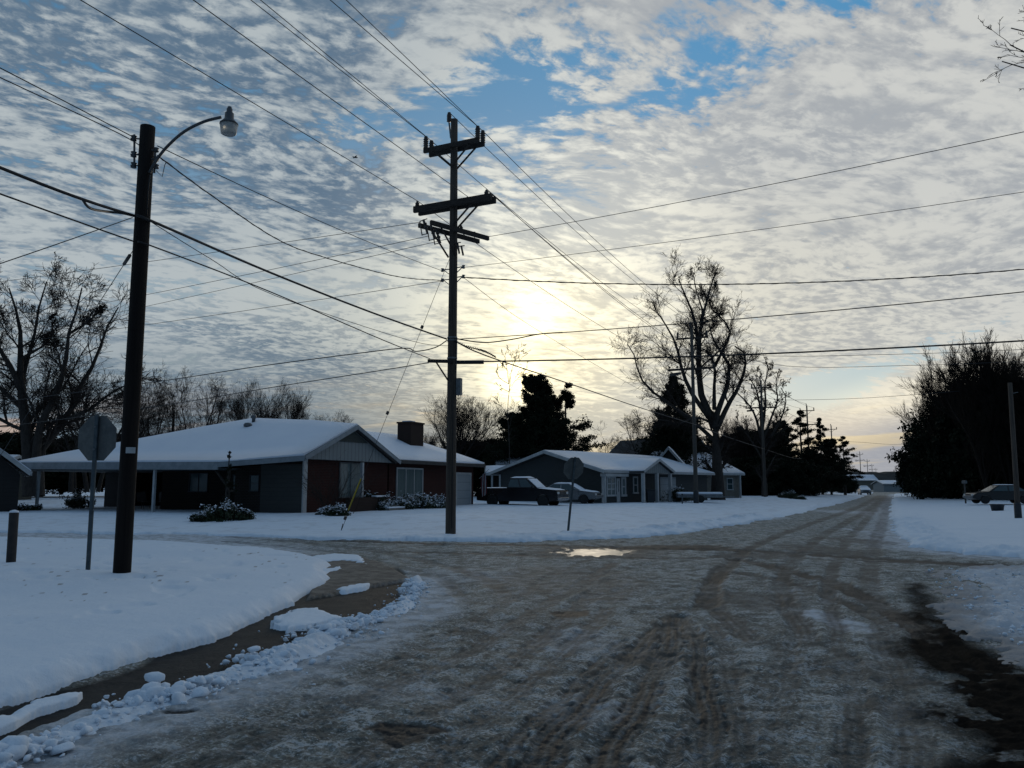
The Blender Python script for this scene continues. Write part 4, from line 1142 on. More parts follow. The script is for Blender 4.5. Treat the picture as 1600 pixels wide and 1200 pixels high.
# gable end
mb = MB(); mb.box(.75, 7.6, .45, .65, -.6, EV - .12); mb.build('gable_wall', 'brick_red', h1_)
mb = MB(); mb.poly([(.35, .44, EV - .12), (7.6, .44, EV - .12), (3.85, .44, 4.10)]); mb.poly([(.35, .25, EV - .12), (7.6, .25, EV - .12), (3.85, .25, 4.10)][::-1])
gb_ = MB().prism([(.30, EV - .12), (7.5, EV - .12), (3.85, 4.05)], .10, .44).build('gable_siding', 'board_batten', h1_)
mb = MB(); mb.prism([(2.5, 3.42), (5.15, 3.42), (3.85, 3.98)], .04, .098); mb.build('gable_vent', 'green_boards', h1_)
mb = MB(); mb.box(.50, .78, .38, .448, -.5, EV - .13); mb.build('corner_trim', 'white_paint', h1_)
x0 = H(531, 740, 'y', .45).x; x1 = H(563, 740, 'y', .45).x
window(h1_, 'y', .45, x0, x1, .75, EV - .25, 2, 1, 'curtain_glass', .07, 'grey_board')
mb = MB(); xp = H(567, 740, 'y', -.0).x; mb.box(xp - .07, xp + .07, -.02, .12, -.2, EV - .18); mb.build('porch_post', 'white_paint', h1_)
x0 = H(540, 770, 'y', -.5).x; x1 = H(602, 770, 'y', -.5).x
mb = MB(); mb.box(x0, x1, -.75, -.5, -.6, .72); pw = mb.build('porch_wall', 'brick_brown', h1_)
mb = MB(); mb.box(x0 + 2.2, x1 - .05, -.80, -.46, .723, .80); mb.build('snow_cap', SNOWY, pw, .02)
mb = MB()
for i in range(3): mb.box(x0 + 2.4, x0 + 3.9, -1.1 - .3 * i, -.8 - .3 * i + .001 * i, -.6, .32 - .16 * i)
st = mb.build('porch_steps', 'concrete', h1_)
MB().box(x0 + 2.4, x0 + 3.9, -1.4, -.82, .325 - .16, .40 - .16).build('snow_cap', SNOWY, st, .02)
# wing walls
mb = MB(); mb.box(7.9, 17.9, .55, .75, -.6, EV - .05); mb.box(17.7, 17.9, .75, 7.7, -.6, EV - .05); mb.build('wing_wall', 'brick_red', h1_)
a = H(620, 745, 'y', .55).x; b = H(659, 745, 'y', .55).x
window(h1_, 'y', .55, a, b, .70, 2.20, 3, 1, 'curtain_glass', .09, 'white_paint')
a = H(712, 745, 'y', .55).x; b = min(H(742, 745, 'y', .55).x, 17.3)
gd_ = MB().box(a, b, .47, .548, -.25, 2.0).build('garage_door', 'garage_panel', h1_)
mb = MB(); mb.box(a - .12, a, .44, .55, -.25, 2.12); mb.box(b, b + .12, .44, .55, -.25, 2.12); mb.box(a, b, .44, .55, 2.0, 2.12); mb.build('frame', 'white_paint', gd_)
# chimney on the near slope of the wing
cx_ = H(643, 690, 'y', 2.6).x
zt = H(643, 660, 'y', 2.6).z
mb = MB(); mb.box(cx_ - .75, cx_ + .75, 2.2, 3.15, 3.2, zt - .10); mb.box(cx_ - .80, cx_ + .80, 2.14, 3.2, zt - .10, zt); ch = mb.build('chimney', 'brick_brown', h1_)
MB().box(cx_ - .5, cx_ + .1, 2.4, 3.0, zt + .002, zt + .08).build('snow_cap', SNOWY, ch, .02)
# roof vents
q = H(396, 664, 'x', 3.3); mb = MB(); mb.lathe([(.09, -.5), (.09, .15), (.14, .17), (.14, .3), (.02, .34)], 10, (3.3, q.y, q.z + .18)); mb.build('vent_pipe', 'vent_metal', rf)
q = H(387, 670, 'x', 2.7); mb = MB(); mb.lathe([(.12, -.4), (.13, -.06), (.20, -.04), (.22, .05), (.15, .14), (.02, .16)], 14, (2.7, q.y, q.z + .16)); mb.build('turbine_vent', 'vent_metal', rf)
# carport posts, back wall, store door
for px in (240, 58):
    yy = H(px, 780, 'x', -.9).y; MB().box(-.96, -.84, yy - .06, yy + .06, -.6, EV - .57).build('carport_post', 'white_paint', h1_)
yy = H(356, 780, 'x', -.9).y
mb = MB(); mb.tube([(-.92, yy, -.6), (-.94, yy + .03, .8), (-.90, yy - .02, EV - .57)], [.10, .085, .08], 8); mb.tube([(-.92, yy, 1.2), (-.9, yy + .85, EV - .57)], .06, 8); mb.build('carport_post', 'bark', h1_)
mb = MB(); mb.box(7.0, 7.2, 13.6, 17.4, -.6, EV - .32); mb.box(5.0, 7.0, 17.2, 17.4, -.6, EV - .32); mb.box(4.0, 4.2, 15.6, 17.4, -.6, EV - .32); mb.build('store_wall', 'dark_boards', h1_)
MB().box(6.94, 6.998, 13.9, 14.9, -.4, 1.75).build('door', 'grey_board', h1_)

# flag on a slanted staff at the garage corner
fp = F1.w(17.95, .2, 0) + Vector((.15, -.1, 0))
fo = empty('flag', (fp.x, fp.y, 2.6), 'striped red and white flag hanging from a slanted staff at the garage corner', 'flag')
MB().tube([(-.1, .1, -.45), (.55, -.75, .15)], .018, 6).build('staff', 'white_paint', fo)
r0 = Vector((.0, -.05, -.36)); r1_ = Vector((.32, -.46, -.04))
red, wht = MB(), MB()
for k in range(9):
    t0, t1 = k / 9, (k + 1) / 9
    for j in range(5):
        za, zb_ = -j * .26, -(j + 1) * .26
        def fpnt(t, z):
            q = r0.lerp(r1_, t * (1 - .12 * -z)); return q + Vector((math.sin(t * 9 + z * 2) * .05 + .10 * -z, 0, z + math.sin(t * 5) * .03))
        t = (red if k % 2 == 0 else wht); t.poly([fpnt(t0, za), fpnt(t1, za), fpnt(t1, zb_), fpnt(t0, zb_)], True)
red.build('red_stripes', 'flag_red', fo, fix=False); wht.build('white_stripes', 'flag_white', fo, fix=False)

# --- grey house across the yard
F2 = Frame(6.6, 61.0, .30, .64, .77)
h2_ = house('grey_house', F2, 'dark grey gabled house with white trim and columned entry behind the parked vehicles')
E2 = 2.50
W2 = 9.9; L2 = 16.8; RZ_ = 4.05
v = [(-.5, -.5, E2), (L2 + .5, -.5, E2), (L2 + .5, W2 / 2, RZ_), (-.5, W2 / 2, RZ_), (L2 + .5, W2 + .6, E2 - .05), (-.5, W2 + .6, E2 - .05)]
f = [(0, 1, 2, 3), (3, 2, 4, 5)]
r2_ = slab_mesh(v, f, 0, .16).build('roof', 'roof_felt', h2_)
slab_mesh([(a, b, c_ + .006) for a, b, c_ in v], f, .13, 0, 4, .03, 9).build('roof_snow', SNOWY, r2_, fix=False)
mb = MB(); mb.prism([(0, -.6), (W2, -.6), (W2, E2 - .05), (W2 / 2, RZ_ - .20), (0, E2 - .05)], 0, 1)
# gable wall lies across local y: rebuild with x as depth
gv = MB(); prof = [(0, -.6), (W2, -.6), (W2, E2 - .07), (W2 / 2, RZ_ - .22), (0, E2 - .07)]
n = len(prof); gv.v = [(0.0, a, b) for a, b in prof] + [(.2, a, b) for a, b in prof]
gv.f = [list(range(n)), list(range(n, 2 * n))[::-1]] + [[i, (i + 1) % n, n + (i + 1) % n, n + i] for i in range(n)]; gv.sm = [False] * len(gv.f)
gv.build('gable_wall', 'clapboard_grey', h2_)
mb = MB(); mb.bar((-.56, -.6, E2 - .10), (-.56, W2 / 2, RZ_ - .06), .05, .22); mb.bar((-.56, W2 / 2, RZ_ - .06), (-.56, W2 + .7, E2 - .14), .05, .22); mb.build('rake_board', 'white_paint', h2_)
mb = MB(); mb.box(-.4, L2 + .5, -.56, -.503, E2 - .16, E2 + .03); mb.build('fascia', 'white_paint', h2_)
mb = MB(); mb.box(.2, L2, 0, .2, -.6, E2 - .10); mb.box(L2 - .2, L2, .2, W2, -.6, E2 - .10); mb.build('wall', 'clapboard_grey', h2_)
mb = MB(); mb.box(-.06, .16, -.06, -.002, -.5, E2 - .16); mb.build('corner_trim', 'white_paint', h2_); mb = MB(); mb.box(-.06, -.002, W2 - .16, W2, -.5, E2 - .2); mb.build('corner_trim', 'white_paint', h2_)
H = lambda px, py, ax, c_: F2.hit(px, py, ax, c_)
# entry bay with white framed window, door, second window
a = H(949, 760, 'y', 0).x; b = H(960, 760, 'y', 0).x
window(h2_, 'y', 0, a, b, .75, 1.95, 2, 3, 'curtain_glass', .14)
a = H(963, 760, 'y', 0).x; b = H(968, 760, 'y', 0).x
dr = MB().box(a, b, -.05, -.002, -.05, 1.95).build('door', 'white_paint', h2_)
MB().box(a + .2, b - .2, -.07, -.052, .95, 1.75).build('door_glass', 'window_glass', dr)
a = H(972, 760, 'y', 0).x; b = H(976, 760, 'y', 0).x
window(h2_, 'y', 0, a, b, .75, 1.9, 1, 2, 'curtain_glass', .16)
a = H(990, 760, 'y', 0).x; b = H(995, 760, 'y', 0).x
window(h2_, 'y', 0, a, b, .9, 2.0, 1, 2, 'window_glass', .12)
mb = MB(); a = H(944, 760, 'y', -.35).x; b = H(980, 760, 'y', -.35).x
mb.box(a, b, -.5, -.02, E2 - .42, E2 - .20); mb.box(a, a + .12, -.45, -.33, -.5, E2 - .42); mb.build('entry_hood', 'white_paint', h2_)
# projecting porch gable
a = H(1003, 740, 'y', -1.6).x; b = H(1047, 740, 'y', -1.6).x; m_ = (a + b) / 2; zt = H(1025, 716, 'y', -1.6).z
zt = min(zt, RZ_ + .3)
v = [(a - .1, -1.9, E2), (m_, -1.9, zt - .1), (b + .1, -1.9, E2), (a - .1, 2.5, E2), (m_, 2.5 + 2, zt - .1), (b + .1, 2.5, E2)]
f = [(0, 1, 4, 3), (1, 2, 5, 4)]
pg = slab_mesh(v, f, 0, .14).build('porch_roof', 'roof_felt', h2_)
slab_mesh([(p_, q_, c_ + .006) for p_, q_, c_ in v], f, .13, 0, 2, .02, 2).build('roof_snow', SNOWY, pg, fix=False)
MB().prism([(a, E2 - .14), (b, E2 - .14), (m_, zt - .28)], -1.7, -1.6).build('porch_gable', 'board_batten', h2_)
mb = MB(); mb.bar((a - .2, -1.93, E2 - .05), (m_, -1.93, zt - .14), .05, .18); mb.bar((m_, -1.93, zt - .14), (b + .2, -1.93, E2 - .05), .05, .18); mb.build('rake_board', 'white_paint', h2_)
for t in (0.02, .5, .98):
    xx = a + (b - a) * t; MB().box(xx - .11, xx + .11, -1.75, -1.53, -.5, E2 - .14).build('porch_column', 'white_paint', h2_)
xx = H(1031, 760, 'y', 0).x
MB().box(xx, xx + 2.6, -.05, -.002, -.2, 2.1).build('garage_door', 'garage_panel', h2_)

# --- houses and roofs behind
def cottage(name, fr, L, W, eave, ridge, label, wall='clapboard_grey', posts=(), cat='house', wins=(), ov=.45, snow=.13, hip=0.0):
    h_ = house(name, fr, label, cat)
    v = [(-ov, -ov, eave), (L + ov, -ov, eave), (L + ov - hip, W / 2, ridge), (-ov + hip, W / 2, ridge), (L + ov, W + ov, eave), (-ov, W + ov, eave)]
    f = [(0, 1, 2, 3), (3, 2, 4, 5)] + ([(1, 4, 2), (0, 3, 5)] if hip else [])
    r_ = slab_mesh(v, f, 0, .15).build('roof', 'roof_felt', h_)
    if snow: slab_mesh([(a, b, c_ + .006) for a, b, c_ in v], f, snow, 0, 3, .03, 5).build('roof_snow', SNOWY, r_, fix=False)
    gv = MB(); n = 5; prof = [(0, -.8), (W, -.8), (W, eave - .1), (W / 2, ridge - .22 if not hip else eave - .1), (0, eave - .1)]
    for xx in (0, L - .2):
        b0 = len(gv.v); gv.v += [(xx, a, b) for a, b in prof] + [(xx + .2, a, b) for a, b in prof]
        gv.f += [[b0 + i for i in range(n)], [b0 + n + i for i in range(n)][::-1]] + [[b0 + i, b0 + (i + 1) % n, b0 + n + (i + 1) % n, b0 + n + i] for i in range(n)]
        gv.sm += [False] * (n + 2)
    gv.box(.2, L - .2, 0, .2, -.8, eave - .12); gv.box(.2, L - .2, W - .2, W, -.8, eave - .12)
    gv.build('wall', wall, h_)
    MB().box(-ov, L + ov, -ov - .05, -ov - .003, eave - .18, eave + .03).build('fascia', 'white_paint', h_)
    if not hip:
        for s0 in (-ov - .05, L + ov + .05):
            mb = MB(); mb.bar((s0, -ov, eave - .1), (s0, W / 2, ridge - .06), .04, .2); mb.bar((s0, W / 2, ridge - .06), (s0, W + ov, eave - .1), .04, .2)
            mb.build('rake_board', 'white_paint', h_)
    for x_p, y_p in posts: MB().box(x_p - .08, x_p + .08, y_p - .08, y_p + .08, -.8, eave - .18).build('porch_post', 'white_paint', h_)
    for (ax_, c_, a0, a1, z0, z1) in wins: window(h_, ax_, c_, a0, a1, z0, z1, 1, 2, 'window_glass', .09)
    return h_
A = at(1046, 742, 84); B = at(1150, 742, 90)
F3 = Frame(A.x + 1.2, A.y, .55, B.x - A.x, B.y - A.y); L3_ = (B - A).length - 1.4
h3 = cottage('white_porch_house', F3, L3_, 8, 2.45, 4.8, 'pale house with white porch posts partly behind the tall bare tree', 'tan_siding',
        [(1.6, -.9), (3.6, -.9), (L3_ - .3, -.4)], wins=[('y', 0, 2.3, 3.1, .8, 1.9), ('y', 0, L3_ - 1.9, L3_ - 1.1, .8, 1.9)], hip=1.2)
A = at(1026, 741, 80); B = at(1066, 741, 80)
F3b = Frame(A.x, A.y, .5, 0.25, 1); F3b = Frame(B.x, B.y, .5, .25, 1)
cottage('dark_gabled_house', F3b, 8, (B - A).length, 2.9, 4.9, 'dark gable peeking between the grey house and the porch house', 'clapboard_grey')
A = at(944, 716, 112); B = at(1058, 716, 104)
F4 = Frame(A.x, A.y, .6, B.x - A.x, B.y - A.y)
cottage('dark_barn', F4, (B - A).length, 9, 4.2, 7.4, 'dark barn with bare black roof showing above the grey house', 'dark_boards', snow=0, cat='barn')
A = at(783, 724, 78); B = at(824, 724, 80)
F5 = Frame(A.x, A.y, .5, 1, .05)
cottage('small_garage', F5, (B - A).length, 5.5, 3.0, 4.1, 'small snow roofed garage behind the left end of the grey house', 'tan_siding', cat='garage')
A = at(767, 738, 70); F6 = Frame(A.x, A.y, .45, 1, .02)
cottage('carport_shelter', F6, 2.6, 4, 2.3, 2.9, 'low snow roofed shelter on white posts left of the grey house', 'dark_boards', [(.1, -.3), (2.4, -.3)], cat='shelter')
# shed at the left edge
A = at(30, 760, 41)
F7 = Frame(A.x, 41, .35, -.54, .84)
cottage('garden_shed', F7, 4.0, 2.2, 2.0, 3.2, 'small shed with pale rake boards cut off by the left edge', 'dark_boards', cat='shed')
A = at(-190, 724, 62); F8 = Frame(A.x, 60, .4, 1, .1)
cottage('dark_green_cottage', F8, 9, 7, 2.6, 3.6, 'low dark building with thin snow far left behind the shed', 'green_boards')
# pale building at the far end of the road
A = at(1381, 765, 250); F9 = Frame(A.x, A.y, .4, 1, .02)
cottage('roadside_building', F9, 8.2, 7, 2.0, 3.0, 'tiny pale bluish building at the far end of the road', 'garage_panel', cat='building')
A = at(1332, 757, 300); F10 = Frame(A.x, A.y, 1.2, 1, .02)
cottage('distant_house', F10, 9, 7, 2.6, 4.6, 'tiny snow roofed house left of the far end of the road', 'tan_siding')

# ------------------------------------------------------------------ signs and posts
def stop_sign(loc, top, rz, label, size=.76):
    o = empty('stop_sign', loc, label, 'stop sign', 'stop signs')
    t = top - loc
    mb = MB(); d_ = t.normalized()
    ry_ = Matrix.Rotation(rz, 3, 'Z')
    mb.bar(Vector((0, 0, -.3)), t + d_ * .0, .075, .045, ry_ @ Vector((0, 1, 0))); 
    mb.build('post', 'sign_post', o, .008)
    c = t - d_ * (size * .5 + .02)
    def octa(r, dd):
        out_ = []
        for k in range(8):
            a = math.pi / 8 + k * math.pi / 4
            q = ry_ @ Vector((math.cos(a) * r, dd, 0)); out_.append(c + Vector((q.x, q.y, 0)) + d_ * math.sin(a) * r)
        return out_
    R_ = size / 2 / math.cos(math.pi / 8)
    mb = MB(); A_ = octa(R_, .030); B_ = octa(R_, .034)
    mb.poly(A_); mb.poly(B_[::-1])
    for k in range(8): mb.poly([A_[k], B_[k], B_[(k + 1) % 8], A_[(k + 1) % 8]])
    pl_ = mb.build('plate', 'sign_back', o)
    mb = MB(); A_ = octa(R_ * .97, .0365); B_ = octa(R_ * .97, .0385); mb.poly(A_); mb.poly(B_[::-1])
    mb.build('red_face', 'lens_red', pl_)
    mb = MB()
    for k_ in (-.25, .25):
        q = c + d_ * k_ * size; mb.tube([q + ry_ @ Vector((0, -.045, 0)), q + ry_ @ Vector((0, .045, 0))], .014, 6)
    mb.build('bolts', 'galvanised', o)
    return o
b0 = G(137, 897, .16); b0.z = .12
stop_sign(b0, at(152, 648, b0.y), rad(-14), 'grey back of the stop sign nearest the street lamp pole in near snow', .78)
b1 = G(885.5, 833, .08); b1.z = .02
stop_sign(b1, at(899, 714, b1.y), rad(22), 'leaning back turned stop sign on dark post right of the crossing pole', .74)
g_ = G(17, 884, .18); ps = empty('marker_post', (g_.x, g_.y, .1), 'short dark wooden post at the left edge of the near snow', 'post')
tp = at(22, 801, g_.y)
MB().tube([(0, 0, -.3), (tp.x - g_.x, 0, tp.z - .1)], [.085, .085], 10).build('shaft', 'dark_post', ps, .01)
MB().lathe([(.08, 0), (.075, .03), (.02, .05)], 10, (tp.x - g_.x, 0, tp.z - .098)).build('snow_cap', SNOWY, ps)
g_ = G(1509, 786, .25); ps = empty('mailbox', (g_.x, g_.y, .3), 'pale post with a small box in the right yard left of the dark car', 'mailbox')
hh = at(1509, 750, g_.y).z - .3
MB().box(-.05, .05, -.05, .05, -.3, hh - .3).build('post', 'pale_pole_wood', ps)
MB().prism([(-.1, hh - .3), (.1, hh - .3), (.1, hh - .12), (.05, hh - .03), (-.05, hh - .03), (-.1, hh - .12)], -.25, .25).build('box', 'grey_board', ps)
g_ = G(1066, 789, .35); ps = empty('garden_stake', (g_.x, g_.y, .3), 'thin short stake in the snow left of the second pole', 'stake')
mb = MB(); mb.tube([(0, 0, -.2), (.02, 0, .75)], .05, 6); mb.build('shaft', 'sign_post', ps)
MB().lathe([(.05, 0), (.07, .02), (.07, .09), (.02, .1)], 8, (.02, 0, .74)).build('cap', 'dark_trim', ps)

# ------------------------------------------------------------------ vehicles
def arch(cx, r, z0, n=7): return [(cx + r * math.cos(math.pi * i / n), z0 + r * math.sin(math.pi * i / n)) for i in range(n + 1)]
def vehicle(name, label, cat, loc, rz, spec, paint, group='parked vehicles'):
    o = empty(name, loc, label, cat, group, rz)
    W = spec['w']; wr = spec['wr']; bx_ = spec['body']; wx = spec['wheels']
    prof = []
    prof += [(spec['rear'], .42)]
    for cxx in wx: prof += [(p_[0], p_[1]) for p_ in arch(cxx, wr + .06, wr - .02)[::-1]]
    prof += [(spec['front'], .42)] + bx_
    body = MB().prism(prof, -W / 2, W / 2).build('body', paint, o, .045, 2)
    x0, x1, x2, x3, zb, zt, yb, yt = spec['cab']
    C = [(x0, -yb, zb), (x1, -yb, zb), (x1, yb, zb), (x0, yb, zb), (x2, -yt, zt), (x3, -yt, zt), (x3, yt, zt), (x2, yt, zt)]
    mb = MB(); mb.hexa([Vector(p_) for p_ in C]); mb.build('cabin', paint, o, .05, 2)
    C = [Vector(p_) for p_ in C]
    def pane(a, b, c_, d, nn, u0=.06, u1=.94, v0=.14, v1=.86):
        def P(u, v_): return a.lerp(b, u).lerp(d.lerp(c_, u), v_) + nn * .012
        mbw = MB(); q = [P(u0, v0), P(u1, v0), P(u1 - .02, v1), P(u0 + .02, v1)]; mbw.poly(q); mbw.poly([p_ - nn * .008 for p_ in q][::-1]); mbw.build('window', 'window_glass', o)
    for sgn, (a, b, c_, d) in ((-1, (C[0], C[1], C[5], C[4])), (1, (C[3], C[2], C[6], C[7]))):
        nn = Vector((0, sgn, .12))
        pane(a, b, c_, d, nn, .05, .48); pane(a, b, c_, d, nn, .52, .93)
    pane(C[1], C[2], C[6], C[5], Vector((1, 0, .3))); pane(C[3], C[0], C[4], C[7], Vector((-1, 0, .3)))
    for cxx in wx:
        for sgn in (-1, 1):
            yy = sgn * (W / 2 - .12)
            t_ = MB().lathe([(wr * .62, -.11), (wr * .95, -.11), (wr, -.07), (wr, .07), (wr * .95, .11), (wr * .62, .11)], 20, (cxx, yy, wr), 'y').build('wheel', 'rubber', o)
            MB().lathe([(.02, -.09), (wr * .6, -.10), (wr * .63, 0), (wr * .6, .10), (.02, .09)], 14, (cxx, yy, wr), 'y').build('rim', 'galvanised', t_)
    fx = spec['front']
    for sgn in (-1, 1):
        MB().box(fx - .05, fx + .02, sgn * (W / 2 - .24) - .16, sgn * (W / 2 - .24) + .16, spec['lz'], spec['lz'] + .16).build('headlight', 'lens_clear', o, .02)
        MB().box(spec['rear'] - .02, spec['rear'] + .04, sgn * (W / 2 - .14) - .09, sgn * (W / 2 - .14) + .09, spec['lz'], spec['lz'] + .2).build('tail_light', 'lens_red', o, .01)
        MB().box(x1 - .25, x1 - .08, sgn * (W / 2 + .02), sgn * (W / 2 + .16), zb + .02, zb + .16).build('wing_mirror', paint, o, .02)
    MB().box(fx - .02, fx + .09, -W / 2 + .08, W / 2 - .08, .45, .62).build('bumper', spec.get('bump', 'chrome'), o, .02)
    MB().box(fx + .0, fx + .035, -W / 2 + .45, W / 2 - .45, spec['lz'] - .04, spec['lz'] + .16).build('grille', 'dark_trim', o, .01)
    for sn in spec['snow']:
        (sx0, sx1, sy, sz0, sz1, th) = sn
        mb = MB(); nX, nY = 12, 8; top_ = []
        for i in range(nX + 1):
            for j in range(nY + 1):
                u_, v_ = i / nX, j / nY; x = sx0 + (sx1 - sx0) * u_; y = -sy + 2 * sy * v_
                e = (min(u_, 1 - u_, .18) / .18 * min(v_, 1 - v_, .2) / .2) ** .5
                z = sz0 + (sz1 - sz0) * u_ + th * e * (1 + .35 * (float(vnoise(x * 3 + loc[0], y * 3, 4)) - .5)) + .004
                mb.v.append((x, y, z))
        for i in range(nX):
            for j in range(nY):
                a = i * (nY + 1) + j; mb.f.append([a, a + nY + 1, a + nY + 2, a + 1]); mb.sm.append(True)
        # closed underside just over the panel
        nb = len(mb.v); mb.v += [(sx0, -sy, sz0 - .03), (sx1, -sy, sz1 - .03), (sx1, sy, sz1 - .03), (sx0, sy, sz0 - .03)]
        mb.f.append([nb + 3, nb + 2, nb + 1, nb]); mb.sm.append(False)
        mb.build('snow_cover', SNOWY, o, fix=False)
    return o
truck = dict(w=1.98, wr=.39, rear=-2.85, front=2.85, wheels=(-1.75, 1.85), lz=.82,
             body=[(2.86, .80), (2.80, 1.08), (1.35, 1.22), (-.50, 1.22), (-.52, 1.20), (-2.80, 1.22), (-2.86, 1.15)],
             cab=(-.75, 1.35, -.55, .62, 1.19, 1.86, .93, .74),
             snow=[(-.52, .60, .72, 1.865, 1.865, .10), (1.42, 2.7, .85, 1.20, 1.09, .07), (.72, 1.38, .72, 1.82, 1.26, .07), (-2.78, -.80, .92, 1.20, 1.22, .05)])
T = at(790, 760, 55.0); Tz = .45
vehicle('pickup_truck', 'black pickup truck with snow on cab and hood parked by the brick house', 'pickup truck', (at(816, 760, 54.5).x, 54.5, Tz - .12), math.atan2(-.42, .90), truck, 'black_paint')
sedan = dict(w=1.78, wr=.32, rear=-2.3, front=2.3, wheels=(-1.4, 1.42), lz=.58, bump='silver_paint',
             body=[(2.32, .62), (2.1, .80), (1.1, .93), (-1.5, .95), (-2.25, .90), (-2.33, .6)],
             cab=(-1.75, 1.15, -.95, .30, .90, 1.42, .84, .62),
             snow=[(-.93, .30, .60, 1.425, 1.425, .09), (1.0, 2.15, .75, .95, .82, .08), (.28, 1.12, .70, 1.43, .97, .07), (-2.2, -1.6, .7, .93, .95, .07)])
vehicle('parked_sedan', 'silver sedan under snow parked beyond the pickup, facing right', 'car', (at(888, 760, 60).x, 60, .42), math.atan2(-.40, .92), sedan, 'silver_paint')
hatch = dict(sedan); hatch['snow'] = [(-.93, .30, .60, 1.425, 1.425, .05)]
vehicle('parked_sedan', 'dark car with a thin line of snow on its roof at right edge', 'car', (at(1561, 760, 64).x, 64, .33), math.atan2(.10, -1.0), hatch, 'dark_grey_paint')
far_c = dict(sedan); far_c['snow'] = [(-1.0, .4, .72, 1.40, 1.40, .22), (.2, 2.35, .84, 1.30, .85, .16), (-2.3, -.9, .82, .95, 1.36, .16)]
vehicle('parked_sedan', 'small car buried in snow like a white mound beside the far road', 'car', (at(1350, 760, 150).x, 150, .15), math.atan2(-.9, -.25), far_c, 'silver_paint')

# ------------------------------------------------------------------ odds and ends in the yards
def table(loc, rz, label):
    o = empty('picnic_table', loc, label, 'table', None, rz)
    t_ = MB().box(-.9, .9, -.38, .38, .70, .75).build('tabletop', 'grey_board', o)
    MB().box(-.88, .88, -.36, .36, .753, .84).build('snow_cap', SNOWY, t_, .03)
    for s_ in (-1, 1):
        MB().box(-.9, .9, s_ * .72 - .13, s_ * .72 + .13, .42, .46).build('bench', 'grey_board', o)
        mb = MB(); mb.bar((s_ * .65, -.65, -.3), (s_ * .65, -.15, .70), .05, .09); mb.bar((s_ * .65, .65, -.3), (s_ * .65, .15, .70), .05, .09); mb.bar((s_ * .65, -.78, .39), (s_ * .65, .78, .39), .05, .07)
        mb.build('leg', 'dark_boards', o)
    return o
q = F1.w(5.2, 12.4, 0); table((q.x, q.y, .35), .3, 'picnic table with snow on top seen through the open carport')
def chair(loc, rz, label, group=None):
    o = empty('garden_chair', loc, label, 'chair', group, rz)
    MB().box(-.24, .24, -.24, .24, .40, .44).build('seat', 'dark_trim', o)
    MB().bar((-.0, .24, .44), (0, .34, .95), .46, .03, (1, 0, 0)).build('backrest', 'dark_trim', o)
    for sx in (-1, 1):
        for sy in (-1, 1): MB().tube([(sx * .22, sy * .22, -.2), (sx * .21, sy * .21, .41)], .02, 5).build('leg', 'dark_trim', o)
    return o
q = F1.w(3.0, 11.7, 0); chair((q.x, q.y, .4), .8, 'dark garden chair left of the table under the carport')
q = F1.w(3.1, 13.0, 0); chair((q.x, q.y, .4), 2.2, 'dark garden chair under the carport, farther from the lamp pole')
q = at(1016, 760, 63.5); o = empty('wheeled_bin', (q.x, q.y, .35), 'dark wheeled bin beside the porch columns of the grey house', 'bin')
mb = MB(); mb.hexa([Vector(p_) for p_ in [(-.24, -.26, .05), (.24, -.26, .05), (.24, .26, .05), (-.24, .26, .05), (-.31, -.34, 1.0), (.31, -.34, 1.0), (.31, .34, 1.0), (-.31, .34, 1.0)]]); mb.build('body', 'bin_plastic', o, .02)
MB().box(-.34, .34, -.38, .36, 1.003, 1.07).build('lid', 'bin_plastic', o, .02)
for s_ in (-1, 1): MB().lathe([(.02, -.03), (.11, -.03), (.11, .03), (.02, .03)], 12, (s_ * .2, .30, .11), 'x').build('wheel', 'rubber', o)
q = at(1092, 760, 64); o = empty('utility_trailer', (q.x, q.y, .42), 'low trailer topped with flat snow behind the second pole', 'trailer', None, -.1)
MB().box(-1.7, 1.7, -.8, .8, .38, .62).build('bed', 'galvanised', o, .02); MB().box(-1.66, 1.66, -.76, .76, .623, .80).build('snow_cap', SNOWY, o, .05)
for s_ in (-1, 1): MB().lathe([(.05, -.08), (.28, -.08), (.28, .08), (.05, .08)], 14, (0, s_ * .92, .28), 'y').build('wheel', 'rubber', o)
MB().bar((1.7, 0, .45), (2.7, 0, .42), .08, .08).build('drawbar', 'galvanised', o)
q = at(1556, 760, 50); o = empty('planter_tub', (q.x, q.y, .22), 'dark round tub on the snow in front of the dark car', 'tub')
MB().lathe([(.30, -.1), (.38, .3), (.42, .32), (.42, .38), (.36, .38), (.33, .30), (.01, .28)], 16, (0, 0, 0)).build('tub', 'bin_plastic', o)
MB().lathe([(.34, .30), (.2, .36), (.01, .38)], 16, (0, 0, 0)).build('snow_cap', SNOWY, o)
# the bird
q = at(555, 246, 60); o = empty('bird', q, 'tiny dark bird flying between the lamp and the crossing pole', 'bird', None, .6)
bm_ = MB(); bm_.tube([(-.22, 0, 0), (-.12, 0, .01), (0, 0, .0), (.1, 0, .01), (.17, 0, .03), (.22, 0, .02)], [.03, .04, .05, .045, .035, .006], 8)
for s_ in (-1, 1):
    w = [(.06, 0, .02), (.08, s_ * .16, .09), (0, s_ * .34, .05), (-.05, s_ * .30, .045), (-.06, s_ * .12, .06), (-.07, 0, .02)]
    bm_.poly(w); bm_.poly([(a, b, c_ - .008) for a, b, c_ in w][::-1])
bm_.build('body', 'dark_trim', o)

